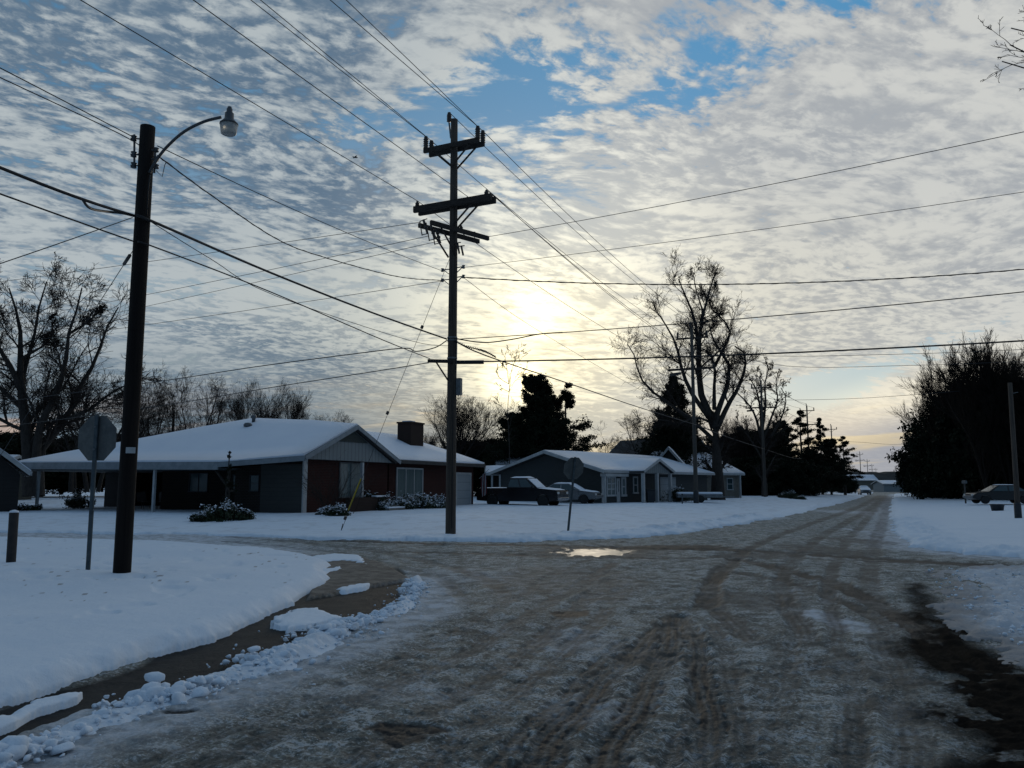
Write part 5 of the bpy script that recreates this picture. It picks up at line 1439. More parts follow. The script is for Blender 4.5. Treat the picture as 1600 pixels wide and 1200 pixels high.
# ------------------------------------------------------------------ trees
def batch_tubes(groups, ns):
    """groups of polylines (N,k,3) with radii (N,k) -> vertices and quads"""
    V = []; Q = []; off = 0
    for (P, R_), n in zip(groups, ns):
        if len(P) == 0: continue
        N, k, _ = P.shape
        T = np.empty_like(P); T[:, 1:-1] = P[:, 2:] - P[:, :-2]; T[:, 0] = P[:, 1] - P[:, 0]; T[:, -1] = P[:, -1] - P[:, -2]
        T /= np.linalg.norm(T, axis=2, keepdims=True) + 1e-9
        ref = np.zeros((N, 1, 3)); m = (P[:, -1] - P[:, 0]); m /= np.linalg.norm(m, axis=1, keepdims=True) + 1e-9
        up = np.abs(m[:, 2]) > .8
        ref[up, 0] = (1, 0, 0); ref[~up, 0] = (0, 0, 1)
        A = np.cross(T, np.broadcast_to(ref, T.shape)); A /= np.linalg.norm(A, axis=2, keepdims=True) + 1e-9
        B = np.cross(T, A)
        th = np.arange(n) * 2 * np.pi / n
        ring = P[:, :, None] + (A[:, :, None] * np.cos(th)[None, None, :, None] + B[:, :, None] * np.sin(th)[None, None, :, None]) * R_[:, :, None, None]
        V.append(ring.reshape(-1, 3))
        i = np.arange(N)[:, None, None] * (k * n) + np.arange(k - 1)[None, :, None] * n + off
        a = i + np.arange(n)[None, None]; b = i + (np.arange(n)[None, None] + 1) % n
        Q.append(np.stack([a, b, b + n, a + n], -1).reshape(-1, 4)); off += N * k * n
    return np.concatenate(V), np.concatenate(Q)
def np_mesh(name, V, Q, mat, smooth=True):
    me = bpy.data.meshes.new(name); n = Q.shape[1]
    me.vertices.add(len(V)); me.vertices.foreach_set('co', V.astype(np.float32).ravel())
    me.loops.add(Q.size); me.loops.foreach_set('vertex_index', Q.astype(np.int32).ravel())
    me.polygons.add(len(Q)); me.polygons.foreach_set('loop_start', np.arange(0, Q.size, n, dtype=np.int32))
    me.polygons.foreach_set('use_smooth', np.full(len(Q), smooth))
    me.update(calc_edges=True); me.materials.append(MATS[mat]); return me
def spawn(P, R_, m, tmin, ang, lr, rr, k2, wig, trop, rng, tip=.35, lmax=None, tmax=1.0, fall=.5):
    N, k, _ = P.shape
    t = rng.uniform(tmin, tmax, (N, m)); f = t * (k - 1); i0 = np.minimum(f.astype(int), k - 2); fr = (f - i0)[..., None]
    n_ = np.arange(N)[:, None]
    a, b = P[n_, i0], P[n_, i0 + 1]; pos = a + (b - a) * fr
    tan = b - a; tan /= np.linalg.norm(tan, axis=2, keepdims=True) + 1e-9
    ra = R_[n_, i0] + (R_[n_, i0 + 1] - R_[n_, i0]) * fr[..., 0]
    L = np.linalg.norm(P[:, 1:] - P[:, :-1], axis=2).sum(1)[:, None]
    r = rng.normal(size=(N, m, 3)); r -= (r * tan).sum(2, keepdims=True) * tan; r /= np.linalg.norm(r, axis=2, keepdims=True) + 1e-9
    an = np.radians(ang) * rng.uniform(.6, 1.3, (N, m, 1))
    d = tan * np.cos(an) + r * np.sin(an); d[..., 2] += trop * .6
    ln = L * lr * (1 - fall * t) * rng.uniform(.6, 1.25, (N, m))
    if lmax: ln = np.minimum(ln, lmax)
    pos = pos.reshape(-1, 3); d = d.reshape(-1, 3); ln = ln.reshape(-1); ra = ra.reshape(-1)
    out = np.empty((len(pos), k2, 3)); out[:, 0] = pos
    for j in range(1, k2):
        d = d + rng.normal(size=d.shape) * wig; d[:, 2] += trop
        d /= np.linalg.norm(d, axis=1, keepdims=True) + 1e-9
        out[:, j] = out[:, j - 1] + d * (ln / (k2 - 1))[:, None]
    rad_ = ra[:, None] * rr * np.linspace(1, tip, k2)[None]
    return out, rad_
def limb_arrays(limbs, k=10):
    P = []; R_ = []
    for pts, r0, r1 in limbs:
        sp = np.array([list(p) for p in smooth_line([tuple(p) for p in pts], 6)])
        s = np.concatenate([[0], np.cumsum(np.linalg.norm(sp[1:] - sp[:-1], axis=1))]); q = np.linspace(0, s[-1], k)
        P.append(np.stack([np.interp(q, s, sp[:, i]) for i in range(3)], 1)); R_.append(min(r1, .03 + r1 * .3) + (r0 - min(r1, .03 + r1 * .3)) * (1 - np.linspace(0, 1, k)) ** 1.15)
    return np.array(P), np.array(R_)
def floor_r(g, rmin): return [(P, np.maximum(R_, rmin)) for P, R_ in g]
def tree_meshes(seed, limbs, spec, rmin=.012, mat='bark', tmat='twig_bark'):
    """limbs: hand-placed main stems in local metres; spec: list of (m,tmin,ang,lr,rr,k,wig,trop)"""
    rng = np.random.default_rng(seed)
    P, R_ = limb_arrays(limbs); groups = [(P, R_)]; cur = [(P, R_)]
    for sp in spec:
        P, R_ = spawn(cur[-1][0], cur[-1][1], *sp[:8], rng, **(sp[8] if len(sp) > 8 else {})); cur.append((P, R_)); groups.append((P, R_))
    groups = floor_r(groups, rmin)
    n0 = 2
    V, Q = batch_tubes(groups[:n0], [8, 5]); me1 = np_mesh('trunk', V, Q, mat)
    V, Q = batch_tubes(groups[n0:], [4, 3, 3, 3, 3][:len(groups) - n0]); me2 = np_mesh('crown', V, Q, tmat)
    return me1, me2
def tree(loc, meshes, label, cat='bare tree', group='bare trees', name='bare_tree', rz=0.0, s=1.0, sz=None):
    o = empty(name, loc, label, cat, group, rz); o.scale = (s, s, sz or s)
    link_mesh('trunk', meshes[0], o); link_mesh('crown', meshes[1], o); return o
def loc_limbs(base, Z, specs):
    """stems drawn along the photographed ones, each at its own depth"""
    out_ = []
    for px, r0, r1, dy in specs:
        n = len(px); pts = []
        for i, (x, y) in enumerate(px):
            q = at(x, y, Z + dy * (i / max(1, n - 1)) ) - base; pts.append((q.x, q.y, q.z))
        out_.append((pts, r0, r1))
    return out_
# the tall tree beyond the second pole
Z = 76.0; b_ = at(1122, 777, Z); b_.z = .2
L_ = loc_limbs(b_, Z, [
    ([(1122, 785), (1121, 740), (1119, 700), (1118, 668), (1115, 645)], .72, .50, 0),
    ([(1118, 668), (1108, 646), (1096, 618), (1092, 576), (1091, 537), (1084, 495), (1070, 460), (1060, 436)], .40, .07, 1),
    ([(1092, 560), (1093, 530), (1098, 495), (1108, 457), (1118, 425)], .24, .05, -2),
    ([(1110, 655), (1083, 618), (1067, 583), (1059, 548), (1048, 520), (1034, 499), (1018, 471)], .26, .04, 3),
    ([(1117, 660), (1124, 635), (1136, 604), (1139, 569), (1127, 551), (1114, 530), (1108, 505)], .30, .07, -2),
    ([(1119, 672), (1138, 632), (1153, 607), (1164, 576), (1163, 551), (1148, 541)], .28, .12, 2),
    ([(1116, 640), (1116, 604), (1117, 576), (1109, 552), (1097, 545)], .20, .10, -3),
    ([(1117, 572), (1131, 544), (1141, 520), (1130, 499), (1113, 485), (1106, 455)], .15, .04, 2),
    ([(1118, 690), (1085, 660), (1041, 627), (1010, 604), (996, 576), (991, 555), (980, 537)], .20, .05, 4),
    ([(1091, 530), (1098, 490), (1088, 455), (1083, 425)], .14, .03, 2),
    ([(1117, 665), (1090, 652), (1060, 662), (1030, 655), (1005, 668)], .13, .03, -3)])
sp4 = [(11, .2, 45, .32, .40, 6, .12, .05), (8, .15, 42, .62, .5, 5, .15, .05, dict(fall=.3)), (6, .15, 42, .70, .6, 4, .17, .04, dict(fall=.3)), (2, .2, 38, .8, .7, 3, .16, .03, dict(fall=.3))]
hero = tree_meshes(5, L_, sp4, .011)
tree(b_, hero, 'tallest bare tree with thick pale-tipped limbs, behind the second pole')
# big many-stemmed tree at far left
Z = 56.0; b_ = at(56, 740, Z); b_.z = .3
L_ = loc_limbs(b_, Z, [
    ([(48, 775), (45, 716), (38, 645), (32, 602), (32, 560), (31, 507), (20, 470), (14, 450)], .52, .06, 0),
    ([(38, 633), (36, 590), (54, 522), (60, 484), (73, 440)], .20, .04, 2),
    ([(36, 620), (20, 580), (2, 550), (-12, 520), (-20, 470)], .22, .04, -2),
    ([(38, 640), (15, 620), (-8, 600), (-45, 590)], .20, .06, 2),
    ([(58, 775), (57, 712), (62, 665), (89, 614), (104, 557), (108, 516), (120, 484), (128, 450)], .36, .05, -1),
    ([(62, 775), (66, 700), (104, 655), (123, 608), (149, 564), (165, 516), (185, 480)], .34, .05, 3),
    ([(104, 655), (140, 640), (165, 620), (200, 600), (225, 590)], .14, .03, -2),
    ([(33, 560), (60, 545), (78, 530), (82, 500)], .11, .03, 0),
    ([(110, 520), (135, 505), (150, 490), (160, 478)], .10, .03, 0)])
lefty = tree_meshes(11, L_, sp4, .013)
tree(b_, lefty, 'large bare tree with several leaning stems behind the left end of the brick house')
# stock of bare trees, in their own metres (about 10 m tall)
def stock(seed, H, stems, spread, spec, rmin, lean=.25, mat='bark', tmat='twig_bark', r0=.18):
    rng = np.random.default_rng(seed); limbs = []
    for k in range(stems):
        a = rng.uniform(0, 6.28); hh = H * rng.uniform(.78, 1.0); sx = math.cos(a) * spread; sy = math.sin(a) * spread
        bx_, by_ = (rng.normal(size=2) * .25 * lean * 4) if stems > 2 else (0, 0)
        pts = [(bx_, by_, -.5), (bx_ + sx * .12, by_ + sy * .12, hh * .2), (bx_ + sx * .4, by_ + sy * .4, hh * .5), (bx_ + sx * .8, by_ + sy * .8, hh * .78), (bx_ + sx, by_ + sy, hh * .95)]
        pts = [(x + rng.normal() * .1 * (i > 0), y + rng.normal() * .1 * (i > 0), z) for i, (x, y, z) in enumerate(pts)]
        limbs.append((pts, r0 * rng.uniform(.75, 1.1), .03))
    return tree_meshes(seed, limbs, spec, rmin, mat, tmat)
spS = [(9, .22, 45, .48, .45, 5, .11, .06, dict(fall=.5)), (6, .15, 42, .62, .5, 4, .14, .05, dict(fall=.3)), (5, .15, 40, .7, .6, 3, .16, .04, dict(fall=.3)), (3, .2, 35, .75, .7, 3, .14, .03, dict(fall=.3))]
spU = [(9, .12, 30, .55, .45, 5, .07, .10, dict(fall=.45)), (6, .12, 28, .66, .5, 4, .10, .08, dict(fall=.3)), (5, .12, 28, .72, .6, 3, .11, .07, dict(fall=.3)), (3, .15, 26, .75, .7, 3, .12, .05, dict(fall=.3))]
spV = [(13, .1, 32, .50, .45, 5, .07, .12, dict(fall=.5)), (7, .1, 28, .6, .5, 4, .10, .10, dict(fall=.3)), (6, .12, 26, .66, .6, 3, .11, .09, dict(fall=.3)), (3, .15, 24, .8, .7, 3, .10, .06, dict(fall=.3))]
S1 = stock(21, 10, 3, 1.8, spS, .008)
S2 = stock(22, 10, 5, 2.6, spS, .008, .5)
S3 = stock(23, 9, 7, 3.2, spU, .008, .2)          # rounded, many upright stems
S4 = stock(24, 10, 1, .4, spS, .008)
S5 = stock(25, 10, 7, 2.2, spV, .009, .6, 'brush_bark', 'brush_bark')
S6 = stock(27, 10, 8, 2.8, spV, .009, .9, 'brush_bark', 'brush_bark')
def put(px, ytop, ybase, Z, M, label, rz, H=11.4, wide=1.0, **k):
    b = at(px, ybase, Z); hgt = at(px, ytop, Z).z - b.z; s = hgt / H
    if k.get('name') is None: k.pop('name', None)
    return tree((b.x, b.y, b.z), M, label, rz=rz, s=s * wide, sz=s, **k)
for (px, yt, yb, Z, M, rz, wd, lab) in [
    (132, 560, 760, 72, S2, .5, 1.2, 'bare tree between the big left tree and the street lamp pole'),
    (186, 590, 755, 84, S1, 2.0, 1.5, 'bare tree right behind the street lamp pole'),
    (232, 575, 750, 76, S2, 1.3, .7, 'leftmost bare tree of the clump above the left roof slope'),
    (270, 578, 750, 80, S1, .2, .9, 'second bare tree of the clump above the left roof slope'),
    (314, 566, 750, 78, S2, 2.7, .75, 'tallest bare tree of the clump above the left roof slope'),
    (398, 594, 745, 92, S3, 1.0, .75, 'left of two rounded bare trees above the brick house ridge'),
    (430, 592, 745, 84, S3, 4.0, .75, 'right of two rounded bare trees above the brick house ridge'),
    (480, 628, 745, 100, S4, 5.0, 1.4, 'small bare treetop above the middle of the brick house ridge'),
    (520, 631, 745, 96, S2, .7, .8, 'small bare treetop just left of the gable peak'),
    (708, 610, 760, 86, S3, 2.2, 1.35, 'round crowned bare tree behind the chimney and the crossing pole'),
    (765, 672, 760, 92, S3, 5.1, .9, 'low bushy bare tree left of the big evergreen'),
    (655, 668, 760, 110, S3, 3.1, .8, 'small bare tree far behind the chimney'),
    (948, 652, 770, 120, S4, .4, .9, 'thin bare tree between the evergreen and the dark barn'),
    (985, 650, 770, 118, S4, 1.9, 1.0, 'bare tree above the dark barn'),
    (1020, 632, 770, 112, S2, 3.3, 1.1, 'bare tree left of the pointed cedar'),
    (1172, 640, 775, 118, S3, 1.1, 1.0, 'low bare tree between the tallest tree and the spreading one'),
    (1085, 690, 775, 130, S3, 2.4, 1.6, 'low brushy bare tree behind the white porch house')]:
    put(px, yt, yb, Z, M, lab, rz, wide=wd)
# spreading tree right of the tall one
Z = 100.0; b_ = at(1195, 777, Z); b_.z = .3
L_ = loc_limbs(b_, Z, [
    ([(1195, 785), (1194, 740), (1192, 700), (1190, 668)], .42, .30, 0),
    ([(1191, 690), (1180, 650), (1168, 630), (1150, 612), (1140, 600)], .20, .06, 2),
    ([(1190, 680), (1188, 640), (1182, 610), (1172, 592), (1168, 580)], .20, .05, -2),
    ([(1191, 672), (1196, 630), (1195, 600), (1200, 580), (1198, 566)], .20, .05, 2),
    ([(1192, 690), (1206, 650), (1215, 625), (1212, 600), (1216, 582)], .18, .05, -1),
    ([(1193, 700), (1212, 670), (1224, 645), (1228, 622), (1220, 606)], .16, .06, 2),
    ([(1193, 720), (1175, 690), (1160, 670), (1146, 655)], .14, .04, 3)])
tree(b_, tree_meshes(31, L_, [(8, .2, 42, .40, .45, 5, .12, .06), (6, .2, 42, .5, .55, 4, .14, .05), (5, .2, 40, .6, .6, 3, .16, .05), (3, .2, 38, .6, .7, 3, .16, .03)], .02), 'spreading bare tree with gnarled limbs right of the tallest tree')
# thin tree seen against the glare
Z = 70.0; b_ = at(795, 770, Z); b_.z = .3
L_ = loc_limbs(b_, Z, [([(795, 785), (796, 700), (793, 640), (797, 600), (795, 580)], .05, .022, 0), ([(796, 610), (799, 580), (806, 560), (811, 538)], .035, .015, 1),
                       ([(795, 600), (792, 575), (789, 555), (794, 545)], .035, .015, -1), ([(795, 600), (780, 590), (776, 578), (786, 570)], .03, .015, 1), ([(795, 612), (783, 606), (776, 600)], .025, .012, 1)])
tree(b_, tree_meshes(41, L_, [(7, .3, 40, .35, .6, 4, .12, .03), (5, .3, 38, .5, .7, 3, .14, .02), (3, .3, 38, .5, .8, 3, .14, .02)], .013), 'slender bare tree with a tangled tip in front of the sun glare')
# branches reaching in at the upper right, from a tree standing beside the road
b_ = Vector((19.5, 19.0, .1))
def rel(px, py, Y): q = at(px, py, Y) - b_; return (q.x, q.y, q.z)
L_ = [([(0, 0, -.4), (.1, 0, 3), (-.1, .2, 7), (-.2, .3, 11), (.1, .2, 14)], .30, .12),
      ([(-.1, .2, 8.2), rel(1720, 150, 18.5), rel(1660, 110, 18), rel(1612, 88, 17.6), rel(1578, 70, 17.4)], .07, .012),
      ([(-.1, .2, 7.6), rel(1710, 190, 18.5), rel(1655, 140, 18), rel(1608, 104, 17.6), rel(1566, 96, 17.4)], .06, .012),
      ([(-.1, .2, 9.4), rel(1700, 70, 18.5), rel(1650, 60, 18), rel(1604, 52, 17.8), rel(1580, 44, 17.6)], .06, .012),
      ([(0, .2, 7.0), (2, 1, 9), (4, 2, 12)], .10, .03), ([(0, .2, 8.0), (1, 2, 10), (2.5, 4, 13)], .10, .03)]
tree(b_, tree_meshes(51, L_, [(9, .45, 38, .16, .6, 5, .10, .02), (5, .2, 38, .5, .6, 4, .12, .02), (4, .2, 38, .5, .7, 3, .12, .0)], .005), 'bare tree mostly outside the frame whose twigs enter at the upper right')
L_ = [([(0, 0, -.4), (.1, 0, 3), (-.1, .2, 6), (-.2, .3, 9)], .25, .1)]
# woods of the right-hand side: tall brushy trees, each its own
for k, (px, yt, yb, Z, M, rz, wd, lab) in enumerate([
    (1462, 640, 772, 120, S5, .3, .85, 'lowest and leftmost brushy tree of the dark row at right'),
    (1484, 612, 774, 108, S6, 1.4, .75, 'second brushy tree of the dark row at right'),
    (1508, 580, 778, 98, S5, 2.5, .85, 'third brushy tree of the dark row at right'),
    (1534, 560, 780, 92, S6, 4.1, .8, 'fourth brushy tree of the dark row at right'),
    (1562, 537, 782, 86, S5, 5.2, .95, 'tallest brushy tree of the dark row at right'),
    (1596, 545, 784, 82, S6, .9, 1.0, 'brushy tree behind the wooden pole at the right edge'),
    (1640, 540, 786, 78, S5, 3.0, 1.1, 'brushy tree cut off by the right edge of the picture'),
    (1536, 610, 776, 112, S6, 2.2, 1.1, 'broad brushy tree filling the back of the dark row at right'),
    (1590, 590, 776, 104, S6, 5.6, 1.1, 'broad brushy tree deep behind the short pole at right')]):
    put(px, yt, yb, Z, M, lab, rz, wide=wd, cat='brushy tree', group='brushy trees of the dark row')

# ------------------------------------------------------------------ evergreens
def leaf_tris(C, size, rng, n=3, flat=0.0):
    """small leaf-sized faces scattered round each point"""
    N = len(C); c = np.repeat(C, n, 0) + rng.normal(size=(N * n, 3)) * size * .55
    a = rng.normal(size=(N * n, 3)); a /= np.linalg.norm(a, axis=1, keepdims=True)
    b = rng.normal(size=(N * n, 3)); b -= (b * a).sum(1, keepdims=True) * a; b /= np.linalg.norm(b, axis=1, keepdims=True)
    if flat: a[:, 2] *= flat; b[:, 2] *= flat
    s = size * rng.uniform(.5, 1.2, (N * n, 1))
    V = np.stack([c - a * s * .5 - b * s * .25, c + a * s * .5 - b * s * .2, c + a * s * .1 + b * s * .5], 1).reshape(-1, 3)
    return V, np.arange(len(V)).reshape(-1, 3)
def conifer(seed, H, Rb, shape='cone', nb=90, leaf=.22, per=3, gap=0.0, upt=.1, trunk_r=.22, z0=.08, flat=1.0, var=(.5, 1.25), dr=.0):
    rng = np.random.default_rng(seed)
    trunk = [([(0, 0, -.5), (.05, 0, H * .3), (-.05, .05, H * .7), (0, 0, H)], trunk_r, .03)]
    P, R_ = limb_arrays(trunk)
    t = np.sort(rng.uniform(z0, 1.0, nb))
    if gap: t = t[(vnoise(t * 16, t * 0 + seed, seed) > gap)]
    nb = len(t)
    prof = {'cone': (1 - t) ** .85 + .04, 'egg': (1 - t) ** .55 * (.75 + .25 * np.sin(t * 11 + seed)) + .03, 'round': np.sqrt(np.clip(1 - ((t - .42) / .60) ** 2, .02, 1)), 'pine': np.clip(.55 + .5 * np.sin(t * 7 + seed), .25, 1) * np.clip((1.08 - t) * 2.2, 0, 1)}[shape]
    L = Rb * prof * rng.uniform(*var, nb)
    az = rng.uniform(0, 2 * np.pi, nb)
    B = np.empty((nb, 6, 3)); d = np.stack([np.cos(az), np.sin(az), np.full(nb, .25 - dr)], 1); B[:, 0] = np.stack([az * 0, az * 0, t * H], 1)
    for j in range(1, 6):
        d = d + rng.normal(size=d.shape) * .10; d[:, 2] += upt - .04; d /= np.linalg.norm(d, axis=1, keepdims=True); B[:, j] = B[:, j - 1] + d * (L / 5)[:, None]
    BR = np.maximum(np.linspace(.05, .015, 6)[None] * (L / Rb)[:, None] * 1.4, .015)
    C1, CR1 = spawn(B, BR, 9, .2, 48, .40, .7, 4, .10, upt * .5, rng)
    if flat < 1: C1[..., 2] = C1[:, :1, 2] + (C1[..., 2] - C1[:, :1, 2]) * flat
    C2, CR2 = spawn(C1, CR1, 5, .1, 45, .6, .7, 3, .10, upt * .4, rng)
    if flat < 1: C2[..., 2] = C2[:, :1, 2] + (C2[..., 2] - C2[:, :1, 2]) * flat
    V, Q = batch_tubes([(P, R_), (B, BR)], [8, 4]); m1 = np_mesh('trunk', V, Q, 'bark')
    pts = np.concatenate([C2[:, 1:].reshape(-1, 3), C1[:, 1:].reshape(-1, 3), B[:, 3:].reshape(-1, 3)])
    pts = pts + rng.normal(size=pts.shape) * leaf * .25 * np.array([1, 1, flat])
    V, T_ = leaf_tris(pts, leaf, rng, per)
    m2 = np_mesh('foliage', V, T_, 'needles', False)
    return m1, m2
def etree(px, yt, yb, Z, M, H, label, rz=0.0, wide=1.0, name='evergreen_tree', cat='evergreen', group='dark evergreens', leafname='crown'):
    b = at(px, yb, Z); hgt = at(px, yt, Z).z - b.z; s = hgt / H
    o = empty(name, b, label, cat, group, rz); o.scale = (s * wide, s * wide, s)
    link_mesh('trunk', M[0], o); link_mesh('crown', M[1], o); return o
EA = conifer(61, 10, 5.0, 'round', 150, .20, 4, .0, .10)
EB = conifer(62, 10, 3.4, 'pine', 46, .17, 3, .30, .06, z0=.25, flat=.4)
EC = conifer(63, 10, 3.4, 'cone', 130, .17, 3, .0, .10)
EG = conifer(66, 10, 4.4, 'egg', 190, .16, 3, .0, .12, var=(.45, 1.2))
EH = conifer(67, 10, 3.0, 'cone', 62, .16, 3, .0, .0, z0=.14, flat=.35, dr=.1, var=(.4, 1.3))
ED = conifer(64, 10, 2.8, 'pine', 90, .24, 5, .25, .10, z0=.15)
EF = conifer(65, 10, 5.0, 'round', 150, .30, 4, .10, .10)
for (px, yt, yb, Z, M, rz, wd, lab) in [
    (838, 590, 775, 82, EG, .4, 1.05, 'largest dark evergreen, glowing at its left edge in front of the sun'),
    (803, 648, 775, 80, EG, 2.1, 1.3, 'lower dark evergreen at the left foot of the largest one'),
    (886, 598, 775, 84, EB, 1.0, 1.15, 'layered pine with open pads at the right of the largest evergreen'),
    (862, 622, 775, 86, EG, 3.0, 1.1, 'dense evergreen between the largest one and the layered pine'),
    (1058, 590, 775, 88, EC, .6, 1.0, 'pointed dark cedar left of the tallest bare tree'),
    (1080, 655, 775, 92, EG, 4.0, 1.1, 'rounded evergreen at the right foot of the pointed cedar'),
    (1036, 650, 775, 96, EC, 2.0, 1.2, 'small cedar at the left foot of the pointed cedar'),
    (1150, 690, 778, 122, EF, 1.5, 1.3, 'low evergreen right of the tall tree trunk'),
    (1180, 682, 778, 124, EF, 3.5, 1.1, 'low evergreen behind the third pole, left side'),
    (1206, 672, 778, 122, EG, 5.2, 1.1, 'evergreen under the spreading bare tree, right side'),
    (1224, 660, 778, 128, EG, 5.9, .95, 'evergreen left of the fourth pole'),
    (1256, 640, 778, 132, EH, .5, 1.1, 'open layered pine beside the fourth pole'),
    (1286, 652, 778, 134, EH, 2.9, .9, 'narrow layered pine between the fourth and fifth poles'),
    (1270, 705, 778, 130, EG, 1.9, 1.5, 'dense low evergreen at the foot of the layered pines'),
    (1300, 688, 778, 138, EG, 3.3, 1.1, 'dense evergreen left of the outermost pine'),
    (1321, 681, 776, 142, EH, 4.4, 1.25, 'outermost layered pine leaning toward the open road')]:
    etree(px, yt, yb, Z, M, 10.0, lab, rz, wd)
# dark hedge masses under the right-hand row and behind the houses
SH = conifer(71, 4, 3.4, 'round', 110, .22, 5, .0, .06, .08, .02)
for (px, yt, yb, Z, rz, wd, lab) in [
    (1450, 715, 775, 122, .2, .8, 'dark hedge bush at the left foot of the right row'), (1478, 690, 776, 110, 1.2, .8, 'second dark hedge bush under the right row'),
    (1506, 670, 778, 102, 2.2, .8, 'third dark hedge bush under the right row'), (1540, 655, 780, 95, 3.2, .8, 'fourth dark hedge bush under the right row'),
    (1576, 645, 782, 90, 4.2, .8, 'fifth dark hedge bush under the right row'), (1618, 645, 784, 86, 5.2, .8, 'last dark hedge bush cut by the right edge'),
    (1556, 622, 776, 108, 1.2, .7, 'tall dark hedge bush behind the others of the right row'), (1602, 622, 776, 104, 4.0, .7, 'tall dark hedge bush beyond the short right pole'),
    (1135, 728, 778, 112, .3, 1.0, 'dark bush just right of the porch house'), (1165, 724, 778, 112, 1.9, 1.2, 'dark bush left of the third pole'), (1200, 726, 778, 112, 2.9, 1.2, 'dark bush behind the third pole'),
    (1236, 728, 778, 118, 4.9, 1.2, 'dark bush left below the layered pines'), (1322, 752, 770, 170, .9, 1.2, 'low dark bush behind the snow mound car'),
    (1428, 757, 770, 200, 2.9, 1.3, 'low dark bush right of the far end of the road'),
    (745, 700, 770, 90, 2.0, 1.2, 'dark bush between the brick house and the big evergreen'), (915, 722, 770, 110, 3.0, 1.0, 'dark bush left of the barn'),
    (1010, 697, 770, 122, 4.0, .6, 'dark bush rising behind the barn roof'), (95, 700, 765, 84, 1.0, 1.6, 'dark bush behind the big left tree'), (160, 690, 760, 88, 3.0, 1.4, 'dark bush left of the street lamp pole'), (20, 690, 765, 80, 2.0, 1.4, 'dark bush at the far left edge')]:
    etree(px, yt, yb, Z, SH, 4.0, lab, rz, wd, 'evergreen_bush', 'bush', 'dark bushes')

# ------------------------------------------------------------------ shrubs and small plants with snow
def shrub(px, py, Z, w, hgt, seed, label, snow=.5, stems=26, zb=None, leaf=True, name='snowy_shrub'):
    rng = np.random.default_rng(seed); b = at(px, py, Z)
    if zb is not None: b.z = zb
    o = empty(name, b, label, 'shrub', 'shrubs in the yards')
    P = np.zeros((stems, 5, 3)); a = rng.uniform(0, 6.28, stems); sp_ = rng.uniform(.2, 1, stems)
    d = np.stack([np.cos(a) * sp_, np.sin(a) * sp_, np.full(stems, 1.0)], 1); d /= np.linalg.norm(d, axis=1, keepdims=True)
    L = hgt * rng.uniform(.6, 1.1, stems); P[:, 0] = np.stack([rng.normal(size=stems) * w * .2, rng.normal(size=stems) * w * .2, np.full(stems, -.1)], 1)
    for j in range(1, 5):
        d = d + rng.normal(size=d.shape) * .12; d[:, :2] *= 1 + .18 * w / max(hgt, .1); d /= np.linalg.norm(d, axis=1, keepdims=True); P[:, j] = P[:, j - 1] + d * (L / 4)[:, None]
    R_ = np.linspace(.014, .005, 5)[None].repeat(stems, 0)
    C1, r1_ = spawn(P, R_, 6, .25, 40, .45, .8, 4, .15, .02, rng)
    V, Q = batch_tubes([(P, R_), (C1, r1_)], [4, 3]); link_mesh('branches', np_mesh('branches', V, Q, 'twig_bark'), o)
    pts = C1[:, 1:].reshape(-1, 3)
    if leaf:
        V, T_ = leaf_tris(pts, .11, rng, 4); link_mesh('foliage', np_mesh('foliage', V, T_, 'shrub_leaf', False), o)
    if snow:
        snow *= .35
        top_ = pts[pts[:, 2] > np.quantile(pts[:, 2], 1 - snow)] + np.array([0, 0, .06]); top_ = top_[rng.permutation(len(top_))[:int(len(top_) * .8)]]
        V, T_ = leaf_tris(top_, .13, rng, 3, .5); k_ = link_mesh('snow_cap', np_mesh('snow_cap', V, T_, 'roof_snow', True), o); k_['kind'] = 'stuff'
    return o
def zat(x, y):
    X_ = np.array([[x]]); Y_ = np.array([[y]]); R__ = np.hypot(X_, Y_); return float(snow_fields(X_, Y_, R__)[0][0, 0])
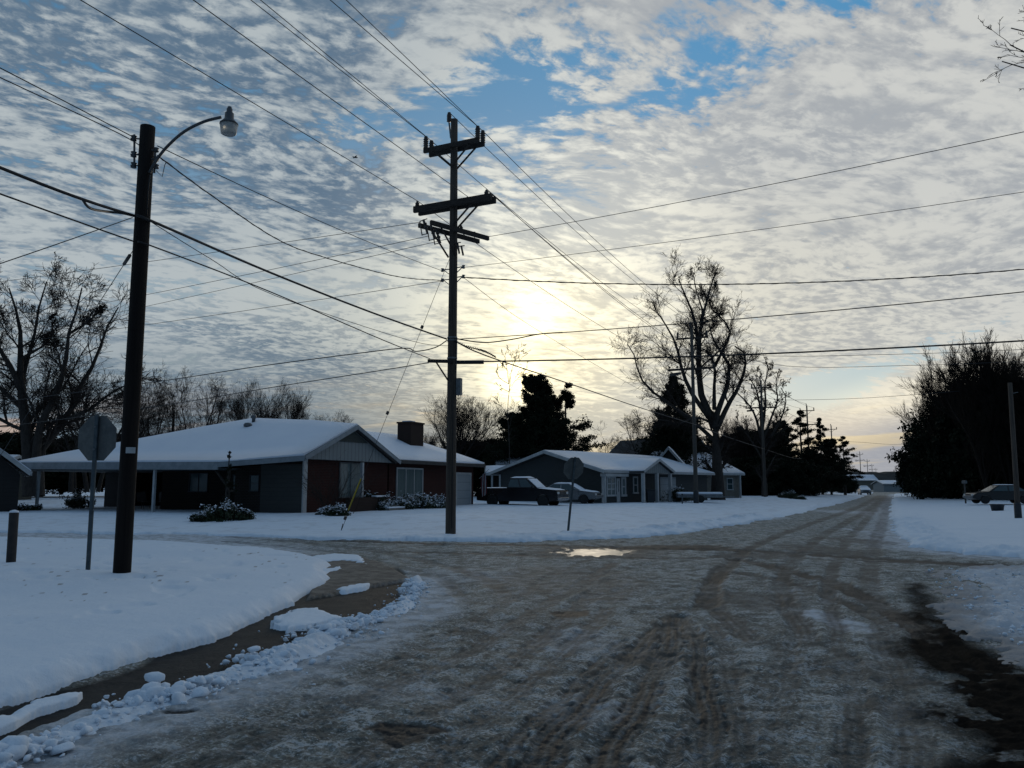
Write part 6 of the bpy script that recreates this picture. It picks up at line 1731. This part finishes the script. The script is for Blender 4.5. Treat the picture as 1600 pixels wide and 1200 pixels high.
for (px, Z, w, hh, sd, sn, st, lf, lab) in [
    (326, 33.5, 1.0, .42, 1, .5, 34, True, 'wide snow dusted shrub in front of the carport corner post'),
    (350, 33.8, .9, .80, 2, .35, 30, True, 'taller snow dusted shrub touching the carport corner post'),
    (382, 33.8, .8, .45, 3, .3, 24, True, 'small low shrub right of the wide snow dusted one'),
    (528, 35.6, .5, .50, 4, .9, 30, True, 'small round evergreen shrub with snow at the gable wall corner'),
    (508, 36.2, .35, .3, 5, .9, 22, True, 'low shrub left of the round one at the gable wall corner'),
    (600, 42.0, .7, .6, 6, 1.6, 26, True, 'snow heaped shrub right of the porch steps'),
    (628, 43.4, 1.2, .75, 7, 2.0, 34, True, 'snow heaped shrub under the left part of the wide window'),
    (652, 44.6, 1.3, .85, 8, 2.2, 40, True, 'snow heaped shrub under the right part of the wide window'),
    (675, 46.0, 1.3, .8, 9, 2.4, 36, True, 'snow heaped shrub right of the wide window'),
    (692, 47.5, .8, .6, 10, .7, 20, True, 'last snow heaped shrub, just left of the crossing pole'),
    (125, 46.0, .9, 1.0, 11, .4, 26, True, 'small shrub in front of the carport left of the stop sign post'),
    (48, 43.0, 1.4, .45, 12, .3, 26, True, 'flat dark shrub near the far left carport post'),
    (1057, 66, 1.3, 1.3, 13, .2, 40, True, 'round dark shrub left of the second pole'),
    (1235, 92, 1.6, .9, 14, .2, 30, True, 'dark low shrub on the snow below the evergreens'),
    (1247, 90, 1.2, .5, 15, .2, 30, True, 'smallest dark shrub on the snow below the evergreens'),
    (1222, 94, 1.0, .6, 16, .2, 30, True, 'dark clump beside the third pole foot'),
    (515, 36.8, .8, 2.6, 17, 0, 14, False, 'tall leafless shrub at the left side of the gable wall'),
    (535, 37.6, .8, 2.9, 18, 0, 14, False, 'tall leafless shrub in front of the porch window'),
    (585, 42.5, .7, 1.2, 19, .3, 16, True, 'small shrub between the porch steps and the wing wall')]:
    q = at(px, 760, Z); shrub(px, 760, Z, w, hh, sd, lab, sn, st, zat(q.x, Z) - .02, lf)
q = at(357, 760, 36.0)
Mx = conifer(81, 3, .5, 'cone', 22, .05, 1, 0, .02, .025)
o = empty('sapling', (q.x, 36.0, .35), 'thin sapling with sparse twigs rising above the carport fascia', 'sapling'); o.scale = (.9, .9, .93)
link_mesh('trunk', Mx[0], o); link_mesh('crown', Mx[1], o)

# a wooded rise closing the view
rng = np.random.default_rng(90)
def ridge(Zc, x0, x1, zt_px, label, seed, thick=60, nm='distant_woods'):
    n = 420; xs = np.linspace(x0, x1, n); rows = 9; V = []; 
    for j in range(rows):
        t = j / (rows - 1); prof = math.sin(t * math.pi) ** .5 if 0 < t < 1 else 0
        zz_ = (HZ - zt_px) * Zc / F + CH
        hgt = (zz_ * (.75 + .35 * fbm(xs * .004, xs * 0 + seed, seed, 3)) + 2.5 * fbm(xs * .12, xs * 0 + j * 3, seed + 5, 3)) * prof - .4
        V.append(np.stack([xs, np.full(n, Zc - thick / 2 + thick * t) + 6 * vnoise(xs * .05, xs * 0 + j, seed), hgt], 1))
    V = np.concatenate(V); i = np.arange((rows - 1) * (n)).reshape(rows - 1, n)[:, :-1]
    Q = np.stack([i, i + 1, i + 1 + n, i + n], -1).reshape(-1, 4)
    o = link_mesh(nm, np_mesh(nm, V, Q, 'far_wood'), None); tag(o, label, 'woods', None, 'stuff'); return o
ridge(700, -900, 1500, 744, 'low wooded hills closing the horizon', 3, 120)
ridge(420, 170, 520, 741, 'dark wooded rise at the end of the road', 9, 60)
